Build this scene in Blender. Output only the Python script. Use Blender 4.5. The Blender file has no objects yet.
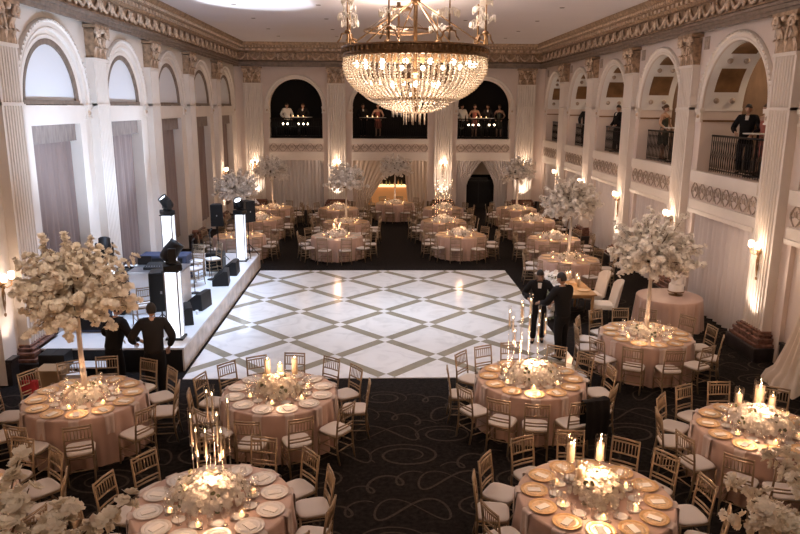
import bpy, math, random
from math import sin, cos, pi, radians as R, hypot, atan2
from mathutils import Vector, Matrix
random.seed(7)
rnd = random.random
def U(a, b): return a + (b - a) * random.random()
S = bpy.context.scene
C = S.collection

# ------------------------------------------------------------------ render look
S.view_settings.view_transform = 'Standard'
S.view_settings.look = 'None'
S.view_settings.gamma = 1.0
S.view_settings.use_curve_mapping = False
S.view_settings.exposure = 0.42
try:
    S.cycles.use_denoising = True
    S.cycles.max_bounces = 7
    S.cycles.diffuse_bounces = 4
    S.cycles.glossy_bounces = 3
    S.cycles.transmission_bounces = 4
    S.cycles.transparent_max_bounces = 12
    S.cycles.sample_clamp_indirect = 4.0
    S.cycles.caustics_reflective = False
    S.cycles.caustics_refractive = False
except Exception:
    pass

# ------------------------------------------------------------------ camera (solved from the dance floor lattice and the tables)
F, PIT, YAW, ROLL, CH, CX = 700.754, 0.2244, 0.0325, -0.0065, 5.289, -0.167
def setup_camera():
    cd = bpy.data.cameras.new('camera'); co = bpy.data.objects.new('camera', cd); C.objects.link(co)
    cd.sensor_width = 36.0; cd.lens = F / 800.0 * 36.0; cd.clip_start = 0.05; cd.clip_end = 200
    c, s, ct, st = cos(YAW), sin(YAW), cos(PIT), sin(PIT)
    right = Vector((c, -s, 0)); up = Vector((st * s, st * c, ct)); fw = Vector((ct * s, ct * c, -st))
    cr, sr = cos(ROLL), sin(ROLL)
    r2 = right * cr - up * sr; u2 = right * sr + up * cr
    m = Matrix(((r2.x, u2.x, -fw.x, CX), (r2.y, u2.y, -fw.y, 0), (r2.z, u2.z, -fw.z, CH), (0, 0, 0, 1)))
    co.matrix_world = m
    S.camera = co
setup_camera()

# ------------------------------------------------------------------ materials
def base_mat(name):
    m = bpy.data.materials.new(name); m.use_nodes = True
    return m, m.node_tree.nodes, m.node_tree.links, m.node_tree.nodes['Principled BSDF']
def mat(name, col, rough=0.6, metal=0.0, noise=0.0, scale=8.0, bump=0.0, bscale=60.0, sheen=0.0, spec=0.5, stretch=None, sub=0.0, trans=0.0):
    m, n, l, b = base_mat(name)
    b.inputs['Roughness'].default_value = rough; b.inputs['Metallic'].default_value = metal
    b.inputs['Specular IOR Level'].default_value = spec
    if sheen: b.inputs['Sheen Weight'].default_value = sheen
    b.inputs['Base Color'].default_value = (*col, 1)
    tc = n.new('ShaderNodeTexCoord'); mp = n.new('ShaderNodeMapping')
    l.new(tc.outputs['Object'], mp.inputs['Vector'])
    if stretch: mp.inputs['Scale'].default_value = stretch
    if noise > 0:
        t = n.new('ShaderNodeTexNoise'); t.inputs['Scale'].default_value = scale; t.inputs['Detail'].default_value = 5
        l.new(mp.outputs[0], t.inputs['Vector'])
        r = n.new('ShaderNodeValToRGB')
        r.color_ramp.elements[0].position = 0.3; r.color_ramp.elements[1].position = 0.7
        r.color_ramp.elements[0].color = (*[max(0, c * (1 - noise)) for c in col], 1)
        r.color_ramp.elements[1].color = (*[min(1, c * (1 + noise)) for c in col], 1)
        l.new(t.outputs['Fac'], r.inputs['Fac']); l.new(r.outputs['Color'], b.inputs['Base Color'])
    if bump > 0:
        t2 = n.new('ShaderNodeTexNoise'); t2.inputs['Scale'].default_value = bscale; t2.inputs['Detail'].default_value = 3
        l.new(mp.outputs[0], t2.inputs['Vector'])
        bp = n.new('ShaderNodeBump'); bp.inputs['Strength'].default_value = bump; bp.inputs['Distance'].default_value = 0.02
        l.new(t2.outputs['Fac'], bp.inputs['Height']); l.new(bp.outputs['Normal'], b.inputs['Normal'])
    if trans > 0:
        out = n['Material Output']; tr = n.new('ShaderNodeBsdfTranslucent'); tr.inputs['Color'].default_value = (*col, 1)
        mx = n.new('ShaderNodeMixShader'); mx.inputs[0].default_value = trans
        l.new(b.outputs[0], mx.inputs[1]); l.new(tr.outputs[0], mx.inputs[2]); l.new(mx.outputs[0], out.inputs['Surface'])
    return m
def emis(name, col, strength):
    m, n, l, b = base_mat(name)
    b.inputs['Base Color'].default_value = (*col, 1)
    b.inputs['Emission Color'].default_value = (*col, 1)
    b.inputs['Emission Strength'].default_value = strength
    return m
def glass(name, tint=(1, 1, 1), gloss=0.16):
    m = bpy.data.materials.new(name); m.use_nodes = True
    n, l = m.node_tree.nodes, m.node_tree.links
    n.remove(n['Principled BSDF']); out = n['Material Output']
    t = n.new('ShaderNodeBsdfTransparent'); t.inputs['Color'].default_value = (*tint, 1)
    g = n.new('ShaderNodeBsdfGlossy'); g.inputs['Roughness'].default_value = 0.08; g.inputs['Color'].default_value = (1, 0.97, 0.93, 1)
    lw = n.new('ShaderNodeLayerWeight'); lw.inputs['Blend'].default_value = 0.35
    mm = n.new('ShaderNodeMath'); mm.operation = 'MULTIPLY_ADD'; mm.inputs[1].default_value = 0.55; mm.inputs[2].default_value = gloss * 0.5
    l.new(lw.outputs['Facing'], mm.inputs[0])
    x = n.new('ShaderNodeMixShader'); l.new(mm.outputs[0], x.inputs[0]); l.new(t.outputs[0], x.inputs[1]); l.new(g.outputs[0], x.inputs[2])
    l.new(x.outputs[0], out.inputs['Surface'])
    return m
M = {}
M['wall'] = mat('plaster_cream', (0.73, 0.63, 0.57), 0.65, noise=0.05, scale=1.2)
M['cream'] = mat('paint_ivory', (0.78, 0.72, 0.66), 0.5, noise=0.03, scale=2)
M['white'] = mat('paint_white', (0.82, 0.80, 0.78), 0.5)
M['ceil'] = mat('ceiling_plaster', (0.80, 0.75, 0.76), 0.8, noise=0.02, scale=0.6)
M['gilt'] = mat('antique_gilt', (0.38, 0.265, 0.175), 0.45, 0.35, noise=0.45, scale=9, bump=0.5, bscale=30)
M['giltlight'] = mat('rubbed_gilt', (0.64, 0.50, 0.38), 0.45, 0.25, noise=0.3, scale=12)
M['bronze'] = mat('dark_bronze_paint', (0.23, 0.18, 0.145), 0.5, 0.35, noise=0.25, scale=6)
M['stone'] = mat('relief_stone', (0.40, 0.32, 0.26), 0.6, noise=0.25, scale=14)
M['marble_dark'] = mat('black_marble', (0.035, 0.028, 0.026), 0.28, noise=0.5, scale=5)
M['marble_red'] = mat('red_brown_marble', (0.20, 0.10, 0.075), 0.18, noise=0.5, scale=9)
M['carpet'] = mat('dark_carpet', (0.014, 0.011, 0.010), 0.95, noise=0.6, scale=14, bump=0.4, bscale=300, spec=0.1)
M['scroll'] = mat('carpet_scroll', (0.056, 0.044, 0.035), 0.95, noise=0.35, scale=30, spec=0.1)
M['cloth'] = mat('champagne_satin', (0.52, 0.345, 0.275), 0.42, noise=0.08, scale=3, sheen=0.3, stretch=(1, 1, 0.15))
M['napkin'] = mat('blush_napkin', (0.60, 0.48, 0.43), 0.6, sheen=0.3)
M['chair'] = mat('champagne_gold_paint', (0.33, 0.24, 0.155), 0.38, 0.45, noise=0.1, scale=20)
M['cushion'] = mat('ivory_cushion', (0.76, 0.70, 0.66), 0.7, sheen=0.2)
M['plategold'] = mat('gold_charger', (0.74, 0.49, 0.25), 0.42, 0.6, noise=0.15, scale=25)
M['plateglass'] = mat('silvered_charger', (0.72, 0.66, 0.60), 0.40, 0.4, noise=0.12, scale=25)
M['wellgold'] = mat('pale_gold_plate', (0.80, 0.58, 0.36), 0.35, 0.45, noise=0.15, scale=25)
M['china'] = mat('white_china', (0.80, 0.77, 0.74), 0.25)
M['glass'] = glass('clear_glass')
M['glassdense'] = glass('thick_clear_glass', (0.95, 0.93, 0.9), 0.3)
M['wax'] = mat('ivory_wax', (0.85, 0.72, 0.55), 0.5, trans=0.35)
M['petal'] = mat('ivory_petal', (0.93, 0.88, 0.82), 0.7, noise=0.08, scale=6, trans=0.3)
M['petalwarm'] = mat('peach_ivory_petal', (0.94, 0.85, 0.74), 0.7, noise=0.12, scale=5, trans=0.3)
M['petalwhite'] = mat('white_petal', (0.92, 0.88, 0.84), 0.7, trans=0.3)
M['leaf'] = mat('dusty_leaf', (0.20, 0.21, 0.12), 0.7)
M['bark'] = mat('brown_twig', (0.16, 0.11, 0.07), 0.8)
M['trunk'] = mat('white_trunk', (0.82, 0.72, 0.62), 0.55, noise=0.1, scale=12, stretch=(1, 1, 0.2))
M['flame'] = emis('candle_flame', (1.0, 0.72, 0.40), 14)
M['bulb'] = emis('warm_bulb', (1.0, 0.80, 0.55), 12)
M['shade'] = emis('lit_sconce_shade', (1.0, 0.80, 0.60), 3.2)
M['votive'] = emis('lit_votive', (1.0, 0.60, 0.26), 3.0)
M['led'] = emis('led_column', (0.84, 0.90, 1.0), 1.25)
M['lens'] = emis('lamp_lens', (0.85, 0.92, 1.0), 6.0)
M['bead'] = mat('crystal_bead', (0.93, 0.85, 0.74), 0.12, noise=0.0, trans=0.42, spec=0.8)
M['crystal'] = mat('clear_crystal', (0.90, 0.86, 0.80), 0.1, trans=0.4, spec=0.9)
M['brass'] = mat('aged_brass', (0.26, 0.16, 0.085), 0.36, 0.8, noise=0.3, scale=18)
M['black'] = mat('black_plastic', (0.012, 0.012, 0.013), 0.5, spec=0.3)
M['blackmesh'] = mat('speaker_grille', (0.014, 0.0135, 0.014), 0.7, spec=0.2, bump=0.6, bscale=220)
M['iron'] = mat('black_iron', (0.02, 0.018, 0.018), 0.4, 0.6)
M['stage'] = mat('white_stage_deck', (0.74, 0.75, 0.78), 0.35, noise=0.03, scale=3)
M['fascia'] = mat('marbled_fascia', (0.62, 0.55, 0.50), 0.3, noise=0.25, scale=4)
M['drapewhite'] = mat('white_sheer', (0.78, 0.73, 0.72), 0.8, trans=0.25)
M['drapecream'] = mat('cream_drape', (0.74, 0.64, 0.55), 0.8, trans=0.15)
M['drapetaupe'] = mat('taupe_drape', (0.25, 0.19, 0.175), 0.75, noise=0.1, scale=10, stretch=(1, 1, .05))
M['valance'] = mat('grey_valance', (0.25, 0.205, 0.185), 0.8, noise=0.2, scale=14, stretch=(1, 1, .2))
M['lunette'] = mat('lunette_panel', (0.74, 0.77, 0.82), 0.5)
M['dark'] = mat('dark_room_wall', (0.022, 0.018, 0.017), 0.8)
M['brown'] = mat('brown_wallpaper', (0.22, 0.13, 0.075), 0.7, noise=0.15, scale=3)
M['coffer'] = mat('bronze_coffer', (0.23, 0.125, 0.055), 0.45, 0.2, noise=0.3, scale=3)
M['wood'] = mat('honey_wood', (0.42, 0.23, 0.09), 0.35, noise=0.3, scale=4, stretch=(1, 8, 1))
M['barfront'] = emis('backlit_bar', (0.60, 0.26, 0.09), 0.32)
M['bartop'] = emis('bar_light_strip', (1.0, 0.62, 0.28), 1.6)
M['suit'] = mat('black_suit', (0.012, 0.011, 0.012), 0.8, spec=0.15)
M['suit2'] = mat('charcoal_suit', (0.022, 0.020, 0.021), 0.8, spec=0.15)
M['skin'] = mat('skin', (0.50, 0.31, 0.22), 0.55)
M['skin2'] = mat('tan_skin', (0.36, 0.21, 0.14), 0.55)
M['hairdark'] = mat('dark_hair', (0.018, 0.012, 0.009), 0.6)
M['hairbrown'] = mat('brown_hair', (0.09, 0.045, 0.022), 0.6)
M['shirt'] = mat('white_shirt', (0.72, 0.70, 0.68), 0.7)
M['dressgreen'] = mat('olive_dress', (0.05, 0.052, 0.035), 0.6)
M['dresspink'] = mat('rose_dress', (0.38, 0.12, 0.09), 0.6)
M['red'] = mat('red_fabric', (0.30, 0.015, 0.02), 0.7)
M['navy'] = mat('navy_cover', (0.03, 0.04, 0.085), 0.6)
M['card'] = mat('brown_cardboard', (0.30, 0.19, 0.10), 0.8)
M['steel'] = mat('brushed_steel', (0.45, 0.45, 0.48), 0.3, 0.9)
M['icing'] = mat('white_icing', (0.85, 0.80, 0.76), 0.5)
M['linen'] = mat('ivory_upholstery', (0.74, 0.66, 0.58), 0.75, sheen=0.2)
M['paper'] = mat('menu_card', (0.82, 0.78, 0.74), 0.6)
M['label_white'] = mat('white_card', (0.8, 0.8, 0.8), 0.6)

def marble_tile():
    m, n, l, b = base_mat('white_marble_vinyl')
    b.inputs['Roughness'].default_value = 0.16
    tc = n.new('ShaderNodeTexCoord')
    w = n.new('ShaderNodeTexNoise'); w.inputs['Scale'].default_value = 1.6; w.inputs['Detail'].default_value = 8; w.inputs['Distortion'].default_value = 1.5
    l.new(tc.outputs['Object'], w.inputs['Vector'])
    r = n.new('ShaderNodeValToRGB'); e = r.color_ramp.elements
    e[0].position = 0.35; e[0].color = (0.70, 0.69, 0.70, 1); e[1].position = 0.62; e[1].color = (0.82, 0.81, 0.82, 1)
    k = e.new(0.5); k.color = (0.80, 0.79, 0.80, 1)
    l.new(w.outputs['Fac'], r.inputs['Fac']); l.new(r.outputs['Color'], b.inputs['Base Color'])
    return m
M['tile'] = marble_tile()
M['band'] = mat('taupe_band', (0.30, 0.27, 0.21), 0.2, noise=0.12, scale=3)

# ------------------------------------------------------------------ mesh builder
class MB:
    def __init__(s): s.v = []; s.f = []; s.mi = []; s.sm = []
    def add(s, vs, fs, mi=0, smooth=False, T=None):
        o = len(s.v)
        if T is not None: vs = [T @ Vector(p) for p in vs]
        s.v.extend([tuple(p) for p in vs])
        for f in fs:
            s.f.append([i + o for i in f]); s.mi.append(mi); s.sm.append(smooth)
    def box(s, c, d, mi=0, T=None, rz=0):
        x, y, z = d[0] / 2, d[1] / 2, d[2] / 2
        vs = [(-x, -y, -z), (x, -y, -z), (x, y, -z), (-x, y, -z), (-x, -y, z), (x, -y, z), (x, y, z), (-x, y, z)]
        cr, sr = cos(rz), sin(rz)
        vs = [(c[0] + a * cr - b * sr, c[1] + a * sr + b * cr, c[2] + e) for a, b, e in vs]
        s.add(vs, [(0, 3, 2, 1), (4, 5, 6, 7), (0, 1, 5, 4), (1, 2, 6, 5), (2, 3, 7, 6), (3, 0, 4, 7)], mi, False, T)
    def quad(s, a, b, c, d, mi=0): s.add([a, b, c, d], [(0, 1, 2, 3)], mi)
    def lathe(s, prof, n=16, c=(0, 0, 0), mi=0, smooth=True, T=None, a0=0, a1=2 * pi):
        full = abs(a1 - a0 - 2 * pi) < 1e-6; m = n if full else n + 1
        vs = []; fs = []
        for r, z in prof:
            for i in range(m):
                a = a0 + (a1 - a0) * i / n
                vs.append((c[0] + r * cos(a), c[1] + r * sin(a), c[2] + z))
        for j in range(len(prof) - 1):
            for i in range(n):
                i2 = (i + 1) % m if full else i + 1
                fs.append((j * m + i, j * m + i2, (j + 1) * m + i2, (j + 1) * m + i))
        s.add(vs, fs, mi, smooth, T)
    def tube(s, pts, r, n=6, mi=0, smooth=True, cap=True, closed=False, T=None):
        pts = [Vector(p) for p in pts]; k = len(pts)
        rs = r if isinstance(r, (list, tuple)) else [r] * k
        vs = []; fs = []
        up = None
        for i, p in enumerate(pts):
            if closed: t = pts[(i + 1) % k] - pts[i - 1]
            else: t = pts[min(i + 1, k - 1)] - pts[max(i - 1, 0)]
            if t.length < 1e-9: t = Vector((0, 0, 1))
            t.normalize()
            if up is None:
                up = Vector((0, 0, 1)) if abs(t.z) < 0.9 else Vector((1, 0, 0))
            a = t.cross(up)
            if a.length < 1e-6: a = t.orthogonal()
            a.normalize(); b = a.cross(t).normalized(); up = b
            for j in range(n):
                w = 2 * pi * j / n
                vs.append(p + (a * cos(w) + b * sin(w)) * rs[i])
        for i in range(k if closed else k - 1):
            i2 = (i + 1) % k
            for j in range(n):
                j2 = (j + 1) % n
                fs.append((i * n + j, i * n + j2, i2 * n + j2, i2 * n + j))
        if cap and not closed:
            fs.append(tuple(range(n - 1, -1, -1))); fs.append(tuple((k - 1) * n + j for j in range(n)))
        s.add(vs, fs, mi, smooth, T)
    def ball(s, c, r, nu=10, nv=6, mi=0, sc=(1, 1, 1), T=None):
        vs = [(c[0], c[1], c[2] + r * sc[2])]; fs = []
        for j in range(1, nv):
            p = pi * j / nv
            for i in range(nu):
                a = 2 * pi * i / nu
                vs.append((c[0] + r * sc[0] * sin(p) * cos(a), c[1] + r * sc[1] * sin(p) * sin(a), c[2] + r * sc[2] * cos(p)))
        vs.append((c[0], c[1], c[2] - r * sc[2])); L = len(vs) - 1
        for i in range(nu):
            i2 = (i + 1) % nu
            fs.append((0, 1 + i, 1 + i2)); fs.append((L, L - nu + i2, L - nu + i))
            for j in range(nv - 2):
                fs.append((1 + j * nu + i, 1 + (j + 1) * nu + i, 1 + (j + 1) * nu + i2, 1 + j * nu + i2))
        s.add(vs, fs, mi, True, T)
    def grid(s, fn, nu, nv, mi=0, smooth=True):
        vs = [fn(i / nu, j / nv) for j in range(nv + 1) for i in range(nu + 1)]
        fs = [(j * (nu + 1) + i, j * (nu + 1) + i + 1, (j + 1) * (nu + 1) + i + 1, (j + 1) * (nu + 1) + i) for j in range(nv) for i in range(nu)]
        s.add(vs, fs, mi, smooth)
    def prism(s, poly, ext, mi=0, smooth=False):
        """poly: 3-D points of a planar loop; ext: vector"""
        n = len(poly); e = Vector(ext)
        vs = [Vector(p) for p in poly] + [Vector(p) + e for p in poly]
        fs = [tuple(range(n - 1, -1, -1)), tuple(range(n, 2 * n))] + [(i, (i + 1) % n, n + (i + 1) % n, n + i) for i in range(n)]
        s.add(vs, fs, mi, smooth)
def mesh(name, mb, mats):
    me = bpy.data.meshes.new(name); me.from_pydata(mb.v, [], mb.f)
    for m in (mats if isinstance(mats, (list, tuple)) else [mats]): me.materials.append(M[m])
    me.polygons.foreach_set('material_index', mb.mi); me.polygons.foreach_set('use_smooth', mb.sm)
    me.update()
    return me
def obj(name, mb, mats, parent=None, loc=(0, 0, 0), label=None):
    o = bpy.data.objects.new(name, mesh(name, mb, mats) if isinstance(mb, MB) else mb)
    C.objects.link(o); o.location = loc
    if parent is not None: o.parent = parent
    if label: o['label'] = label
    return o
def bevel(o, w, seg=2):
    b = o.modifiers.new('bevel', 'BEVEL'); b.width = w; b.segments = seg; b.limit_method = 'ANGLE'; b.angle_limit = R(40)
    return o
def tag(o, label, cat, group=None):
    o['label'] = label; o['category'] = cat
    if group: o['group'] = group
    return o
def thing(name, label, cat, loc=(0, 0, 0), rz=0, group=None):
    o = bpy.data.objects.new(name, None); C.objects.link(o); o.location = loc; o.rotation_euler = (0, 0, rz)
    o.empty_display_size = 0.1
    return tag(o, label, cat, group)
def struct(name, mb, mats, parent=None, loc=(0, 0, 0)):
    o = obj(name, mb, mats, parent, loc)
    if parent is None: o['kind'] = 'structure'
    return o
KIDS = {}
def kids(o):
    if o.name not in KIDS: KIDS[o.name] = [c for c in bpy.data.objects if c.parent == o]
    return KIDS[o.name]
def copy_tree(o, parent=None):
    c = o.copy(); C.objects.link(c)
    if parent is not None: c.parent = parent
    for ch in kids(o): copy_tree(ch, c)
    return c
PROTO = {}
def place(key, build, loc, rz, label, group=None, tilt=None):
    """first call: the built thing itself; afterwards a copy of it with all its parts"""
    if key not in PROTO: o = PROTO[key] = build()
    else: o = copy_tree(PROTO[key])
    o.location = loc; o.rotation_euler = (tilt[0] if tilt else 0, tilt[1] if tilt else 0, rz)
    o['label'] = label
    if group: o['group'] = group
    return o
def lamp(name, kind, loc, energy, col, radius=0.1, aim=None, size=None, blend=0.5):
    d = bpy.data.lights.new(name, kind); o = bpy.data.objects.new(name, d); C.objects.link(o)
    d.energy = energy; d.color = col; o.location = loc
    if kind in ('POINT', 'SPOT'): d.shadow_soft_size = radius
    if kind == 'SPOT': d.spot_size = size; d.spot_blend = blend
    if kind == 'AREA': d.shape = 'DISK'; d.size = radius
    if aim is not None:
        o.rotation_euler = (Vector(aim) - Vector(loc)).to_track_quat('-Z', 'Y').to_euler()
    return o
ORD = ['nearest', 'second', 'third', 'fourth', 'fifth', 'sixth', 'seventh', 'eighth', 'ninth', 'tenth', 'eleventh', 'twelfth', 'thirteenth']

# ================================================================== THE ROOM
XL, XR, YB, YF, ZC = -7.30, 8.30, 36.4, -1.6, 8.35
XC = 0.47
PR = [10.0, 14.57, 19.24, 23.64, 27.94, 32.14]
PL = [9.45, 13.90, 18.45, 22.80, 27.25, 31.75]
PB = [XC - 6.88, XC - 2.72, XC + 2.72, XC + 6.88]
SPR = 5.30

# ---- floor: carpet with its woven scrolls in one mesh
def ribbon(mb, pts, w, z, mi):
    vs = []; fs = []; k = len(pts)
    for i, p in enumerate(pts):
        a = pts[max(i - 1, 0)]; b = pts[min(i + 1, k - 1)]
        tx, ty = b[0] - a[0], b[1] - a[1]; L = hypot(tx, ty) or 1
        ww = w * (0.45 + 0.55 * sin(pi * i / (k - 1)))
        vs.append((p[0] - ty / L * ww, p[1] + tx / L * ww, z)); vs.append((p[0] + ty / L * ww, p[1] - tx / L * ww, z))
    for i in range(k - 1): fs.append((2 * i, 2 * i + 1, 2 * i + 3, 2 * i + 2))
    mb.add(vs, fs, mi)
def build_floor():
    mb = MB()
    mb.box((0.5, 18.5, -0.1), (22, 42, 0.2), 0)
    n = 40
    def scroll(cx, cy, s, fl, kind):
        P = []
        if kind == 0:   # big loop with an inner curl
            for i in range(n + 1):
                t = i / n; a = -0.6 + t * 3.55 * pi; r = s * (1.0 - 0.62 * t)
                P.append((cx + fl * r * 1.15 * cos(a), cy + r * 0.78 * sin(a)))
        elif kind == 1:  # figure of eight
            for i in range(n + 1):
                a = 2 * pi * i / n
                P.append((cx + fl * s * 1.1 * sin(a), cy + s * 0.55 * sin(2 * a + 0.5)))
        else:            # S flourish with tail curls
            for i in range(n + 1):
                t = i / n * 2 - 1
                a = t * 2.4 * pi; r = s * 0.34 * (1 - abs(t) * 0.5)
                P.append((cx + fl * (s * 0.95 * t + r * sin(a)), cy + s * 0.5 * t + r * cos(a) * 1.2 - s * .25))
        ribbon(mb, P, 0.021 * s / 0.5, 0.0015, 1)
    k = 0
    for iy in range(20):
        cy = 4.8 + iy * 0.74
        for ix in range(16):
            cx = -7.2 + ix * 1.02 + (iy % 2) * 0.35
            if 12.9 < cy < 22.8 and -7 < cx < 4.7: continue
            k += 1
            scroll(cx + U(-.05, .05), cy + U(-.05, .05), U(0.40, 0.52), 1 if (ix + iy) % 2 else -1, (ix * 2 + iy) % 3)
    o = struct('floor', mb, ['carpet', 'scroll'])
build_floor()

# ---- dance floor
def build_dance():
    mb = MB(); x0, x1, y0, y1 = -4.03, 4.05, 13.15, 22.58
    mb.box(((x0 + x1) / 2, (y0 + y1) / 2, 0.010), (x1 - x0, y1 - y0, 0.016), 0)
    dx, dy, oy = 1.1026, 1.1629, 13.181
    a, b = 0.165, 0.175
    z = 0.0195
    def clip(poly):
        for ax, lim, sg in ((0, x0, 1), (0, x1, -1), (1, y0, 1), (1, y1, -1)):
            out = []
            for i in range(len(poly)):
                p, q = poly[i - 1], poly[i]
                pi_, qi = (p[ax] - lim) * sg >= 0, (q[ax] - lim) * sg >= 0
                if pi_ != qi:
                    t = (lim - p[ax]) / (q[ax] - p[ax]); out.append((p[0] + (q[0] - p[0]) * t, p[1] + (q[1] - p[1]) * t))
                if qi: out.append(q)
            poly = out
            if not poly: return []
        return poly
    for r in range(-1, 10):
        for c in range(-5, 6):
            if (r + c) % 2: continue
            A = (c * dx, oy + r * dy)
            for sx in (1, -1):
                B = (A[0] + sx * dx, A[1] + dy)
                poly = [(A[0] + sx * a, A[1]), (B[0], B[1] - b), (B[0] - sx * a, B[1]), (A[0], A[1] + b)]
                poly = clip(poly)
                if len(poly) >= 3: mb.add([(p[0], p[1], z) for p in poly], [tuple(range(len(poly)))], 1)
    o = obj('dance_floor', mb, ['tile', 'band'])
    tag(o, 'glossy white dance floor with taupe diamond lattice lying on the dark carpet', 'dance floor')
build_dance()

# ---- wall helper: local (u along, v up, w into the wall)
class Side:
    def __init__(s, f): s.P = f
RIGHT = Side(lambda u, v, w: (XR + w, u, v))
LEFT = Side(lambda u, v, w: (XL - w, u, v))
BACK = Side(lambda u, v, w: (u, YB + w, v))
def lquad(mb, sd, pts, mi=0): mb.add([sd.P(*p) for p in pts], [tuple(range(len(pts)))], mi)
def lbox(mb, sd, u0, u1, v0, v1, w0, w1, mi=0):
    vs = [sd.P(u, v, w) for w in (w0, w1) for v in (v0, v1) for u in (u0, u1)]
    mb.add(vs, [(0, 1, 3, 2), (4, 6, 7, 5), (0, 4, 5, 1), (2, 3, 7, 6), (0, 2, 6, 4), (1, 5, 7, 3)], mi)
NARC = 28
def arc(c, rx, rz, spr): return [(c + rx * cos(pi - pi * i / NARC), spr + rz * sin(pi * i / NARC)) for i in range(NARC + 1)]
def bay(mb, sd, u0, u1, c, rx, rz, sill, low, depth, blind=False, hl=None):
    """one bay of the wall plane with a low opening (0..low), a band, and an arched opening from sill up"""
    top = 7.25; hl = hl or rx
    W = 0
    for a, b in ((u0, c - rx), (c + rx, u1)):
        if b > a: lquad(mb, sd, [(a, 0, W), (b, 0, W), (b, top, W), (a, top, W)])
    for sgn in (-1, 1):
        if hl < rx: lquad(mb, sd, [(c + sgn * hl, 0, W), (c + sgn * rx, 0, W), (c + sgn * rx, low, W), (c + sgn * hl, low, W)])
    lquad(mb, sd, [(c - rx, low, W), (c + rx, low, W), (c + rx, sill, W), (c - rx, sill, W)])
    A = arc(c, rx, rz, SPR)
    for i in range(NARC):
        (ua, va), (ub, vb) = A[i], A[i + 1]
        lquad(mb, sd, [(ua, va, W), (ub, vb, W), (ub, top, W), (ua, top, W)])
        lquad(mb, sd, [(ua, va, W), (ub, vb, W), (ub, vb, depth), (ua, va, depth)])
    for sgn in (-1, 1):
        u = c + sgn * rx
        lquad(mb, sd, [(u, sill, W), (u, SPR, W), (u, SPR, depth), (u, sill, depth)])
        u = c + sgn * hl
        lquad(mb, sd, [(u, 0, W), (u, low, W), (u, low, depth), (u, 0, depth)])
    lquad(mb, sd, [(c - rx, sill, W), (c + rx, sill, W), (c + rx, sill, depth), (c - rx, sill, depth)])
    lquad(mb, sd, [(c - hl, low, W), (c + hl, low, W), (c + hl, low, depth), (c - hl, low, depth)])
def archivolt(sd, c, rx, rz, rw, parent):
    mb = MB()
    prof = [(0, 0.0), (0.0, -0.03), (0.05, -0.045), (0.07, -0.03), (rw - 0.09, -0.035), (rw - 0.07, -0.075), (rw - 0.02, -0.075), (rw, -0.03), (rw, 0.0)]
    vs = []; fs = []; m = len(prof)
    for i in range(NARC + 1):
        a = pi - pi * i / NARC
        for dr, w in prof: vs.append(sd.P(c + (rx + dr) * cos(a), SPR + (rz + dr) * sin(a), w))
    for i in range(NARC):
        for j in range(m - 1): fs.append((i * m + j, i * m + j + 1, (i + 1) * m + j + 1, (i + 1) * m + j))
    mb.add(vs, fs, 0, False)
    # beaded outer edge
    nb = 44
    for i in range(nb + 1):
        a = pi * i / nb
        u, v = c + (rx + rw - 0.045) * cos(a), SPR + (rz + rw - 0.045) * sin(a)
        mb.ball(sd.P(u, v, -0.085), 0.026, 6, 4, 0)
    # imposts
    for sg in (-1, 1):
        a, b = sorted((c + sg * (rx - 0.03), c + sg * (rx + rw + 0.0)))
        lbox(mb, sd, a, b, SPR - 0.10, SPR, -0.09, 0.05); lbox(mb, sd, a + .02, b - .02, SPR - 0.30, SPR - 0.10, -0.045, 0.02)
        lbox(mb, sd, a, b, SPR - 0.34, SPR - 0.30, -0.06, 0.02)
        mb.ball(sd.P((a + b) / 2, SPR - 0.2, -0.05), 0.055, 8, 5, 1)
    return struct('archivolt', mb, ['cream', 'giltlight'], parent)
def frieze(sd, c, hw, z0, z1, parent):
    """balcony-front band: mouldings and a row of lyre scroll reliefs"""
    mb = MB()
    lbox(mb, sd, c - hw, c + hw, z1, 3.70, -0.10, 0.05, 0); lbox(mb, sd, c - hw, c + hw, z1 - .03, z1 + .05, -0.06, 0.0, 0)
    lbox(mb, sd, c - hw, c + hw, 2.64, z0, -0.07, 0.05, 0); lbox(mb, sd, c - hw, c + hw, 2.60, 2.70, -0.10, 0.05, 0)
    lbox(mb, sd, c - hw, c + hw, z0, z1, -0.015, 0.0, 1)
    n = max(4, int(round(2 * hw / 0.44))); st = 2 * hw / n; zm = (z0 + z1) / 2; h = (z1 - z0)
    for i in range(n):
        u = c - hw + st * (i + 0.5)
        for sg in (-1, 1):
            pts = [sd.P(u + sg * (0.03 + st * 0.36 * sin(pi * t)), z0 + h * (0.08 + 0.84 * t), -0.035) for t in [k / 8 for k in range(9)]]
            mb.tube(pts, [0.012 + 0.010 * sin(pi * k / 8) for k in range(9)], 5, 2)
            pts = [sd.P(u + sg * (0.10 + 0.05 * cos(a)), zm + 0.02 + 0.07 * sin(a), -0.03) for a in [k * 0.8 for k in range(8)]]
            mb.tube(pts, 0.010, 4, 2)
        mb.ball(sd.P(u, zm + h * .08, -0.02), 0.036, 6, 4, 2, (.7, .7, 2.2) if sd is not BACK else (.7, .7, 2.2))
        lbox(mb, sd, c - hw + st * i - 0.008, c - hw + st * i + 0.008, z0 + .06, z1 - .10, -0.03, 0, 2)
    return struct('frieze_panel', mb, ['cream', 'wall', 'stone'], parent)
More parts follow.
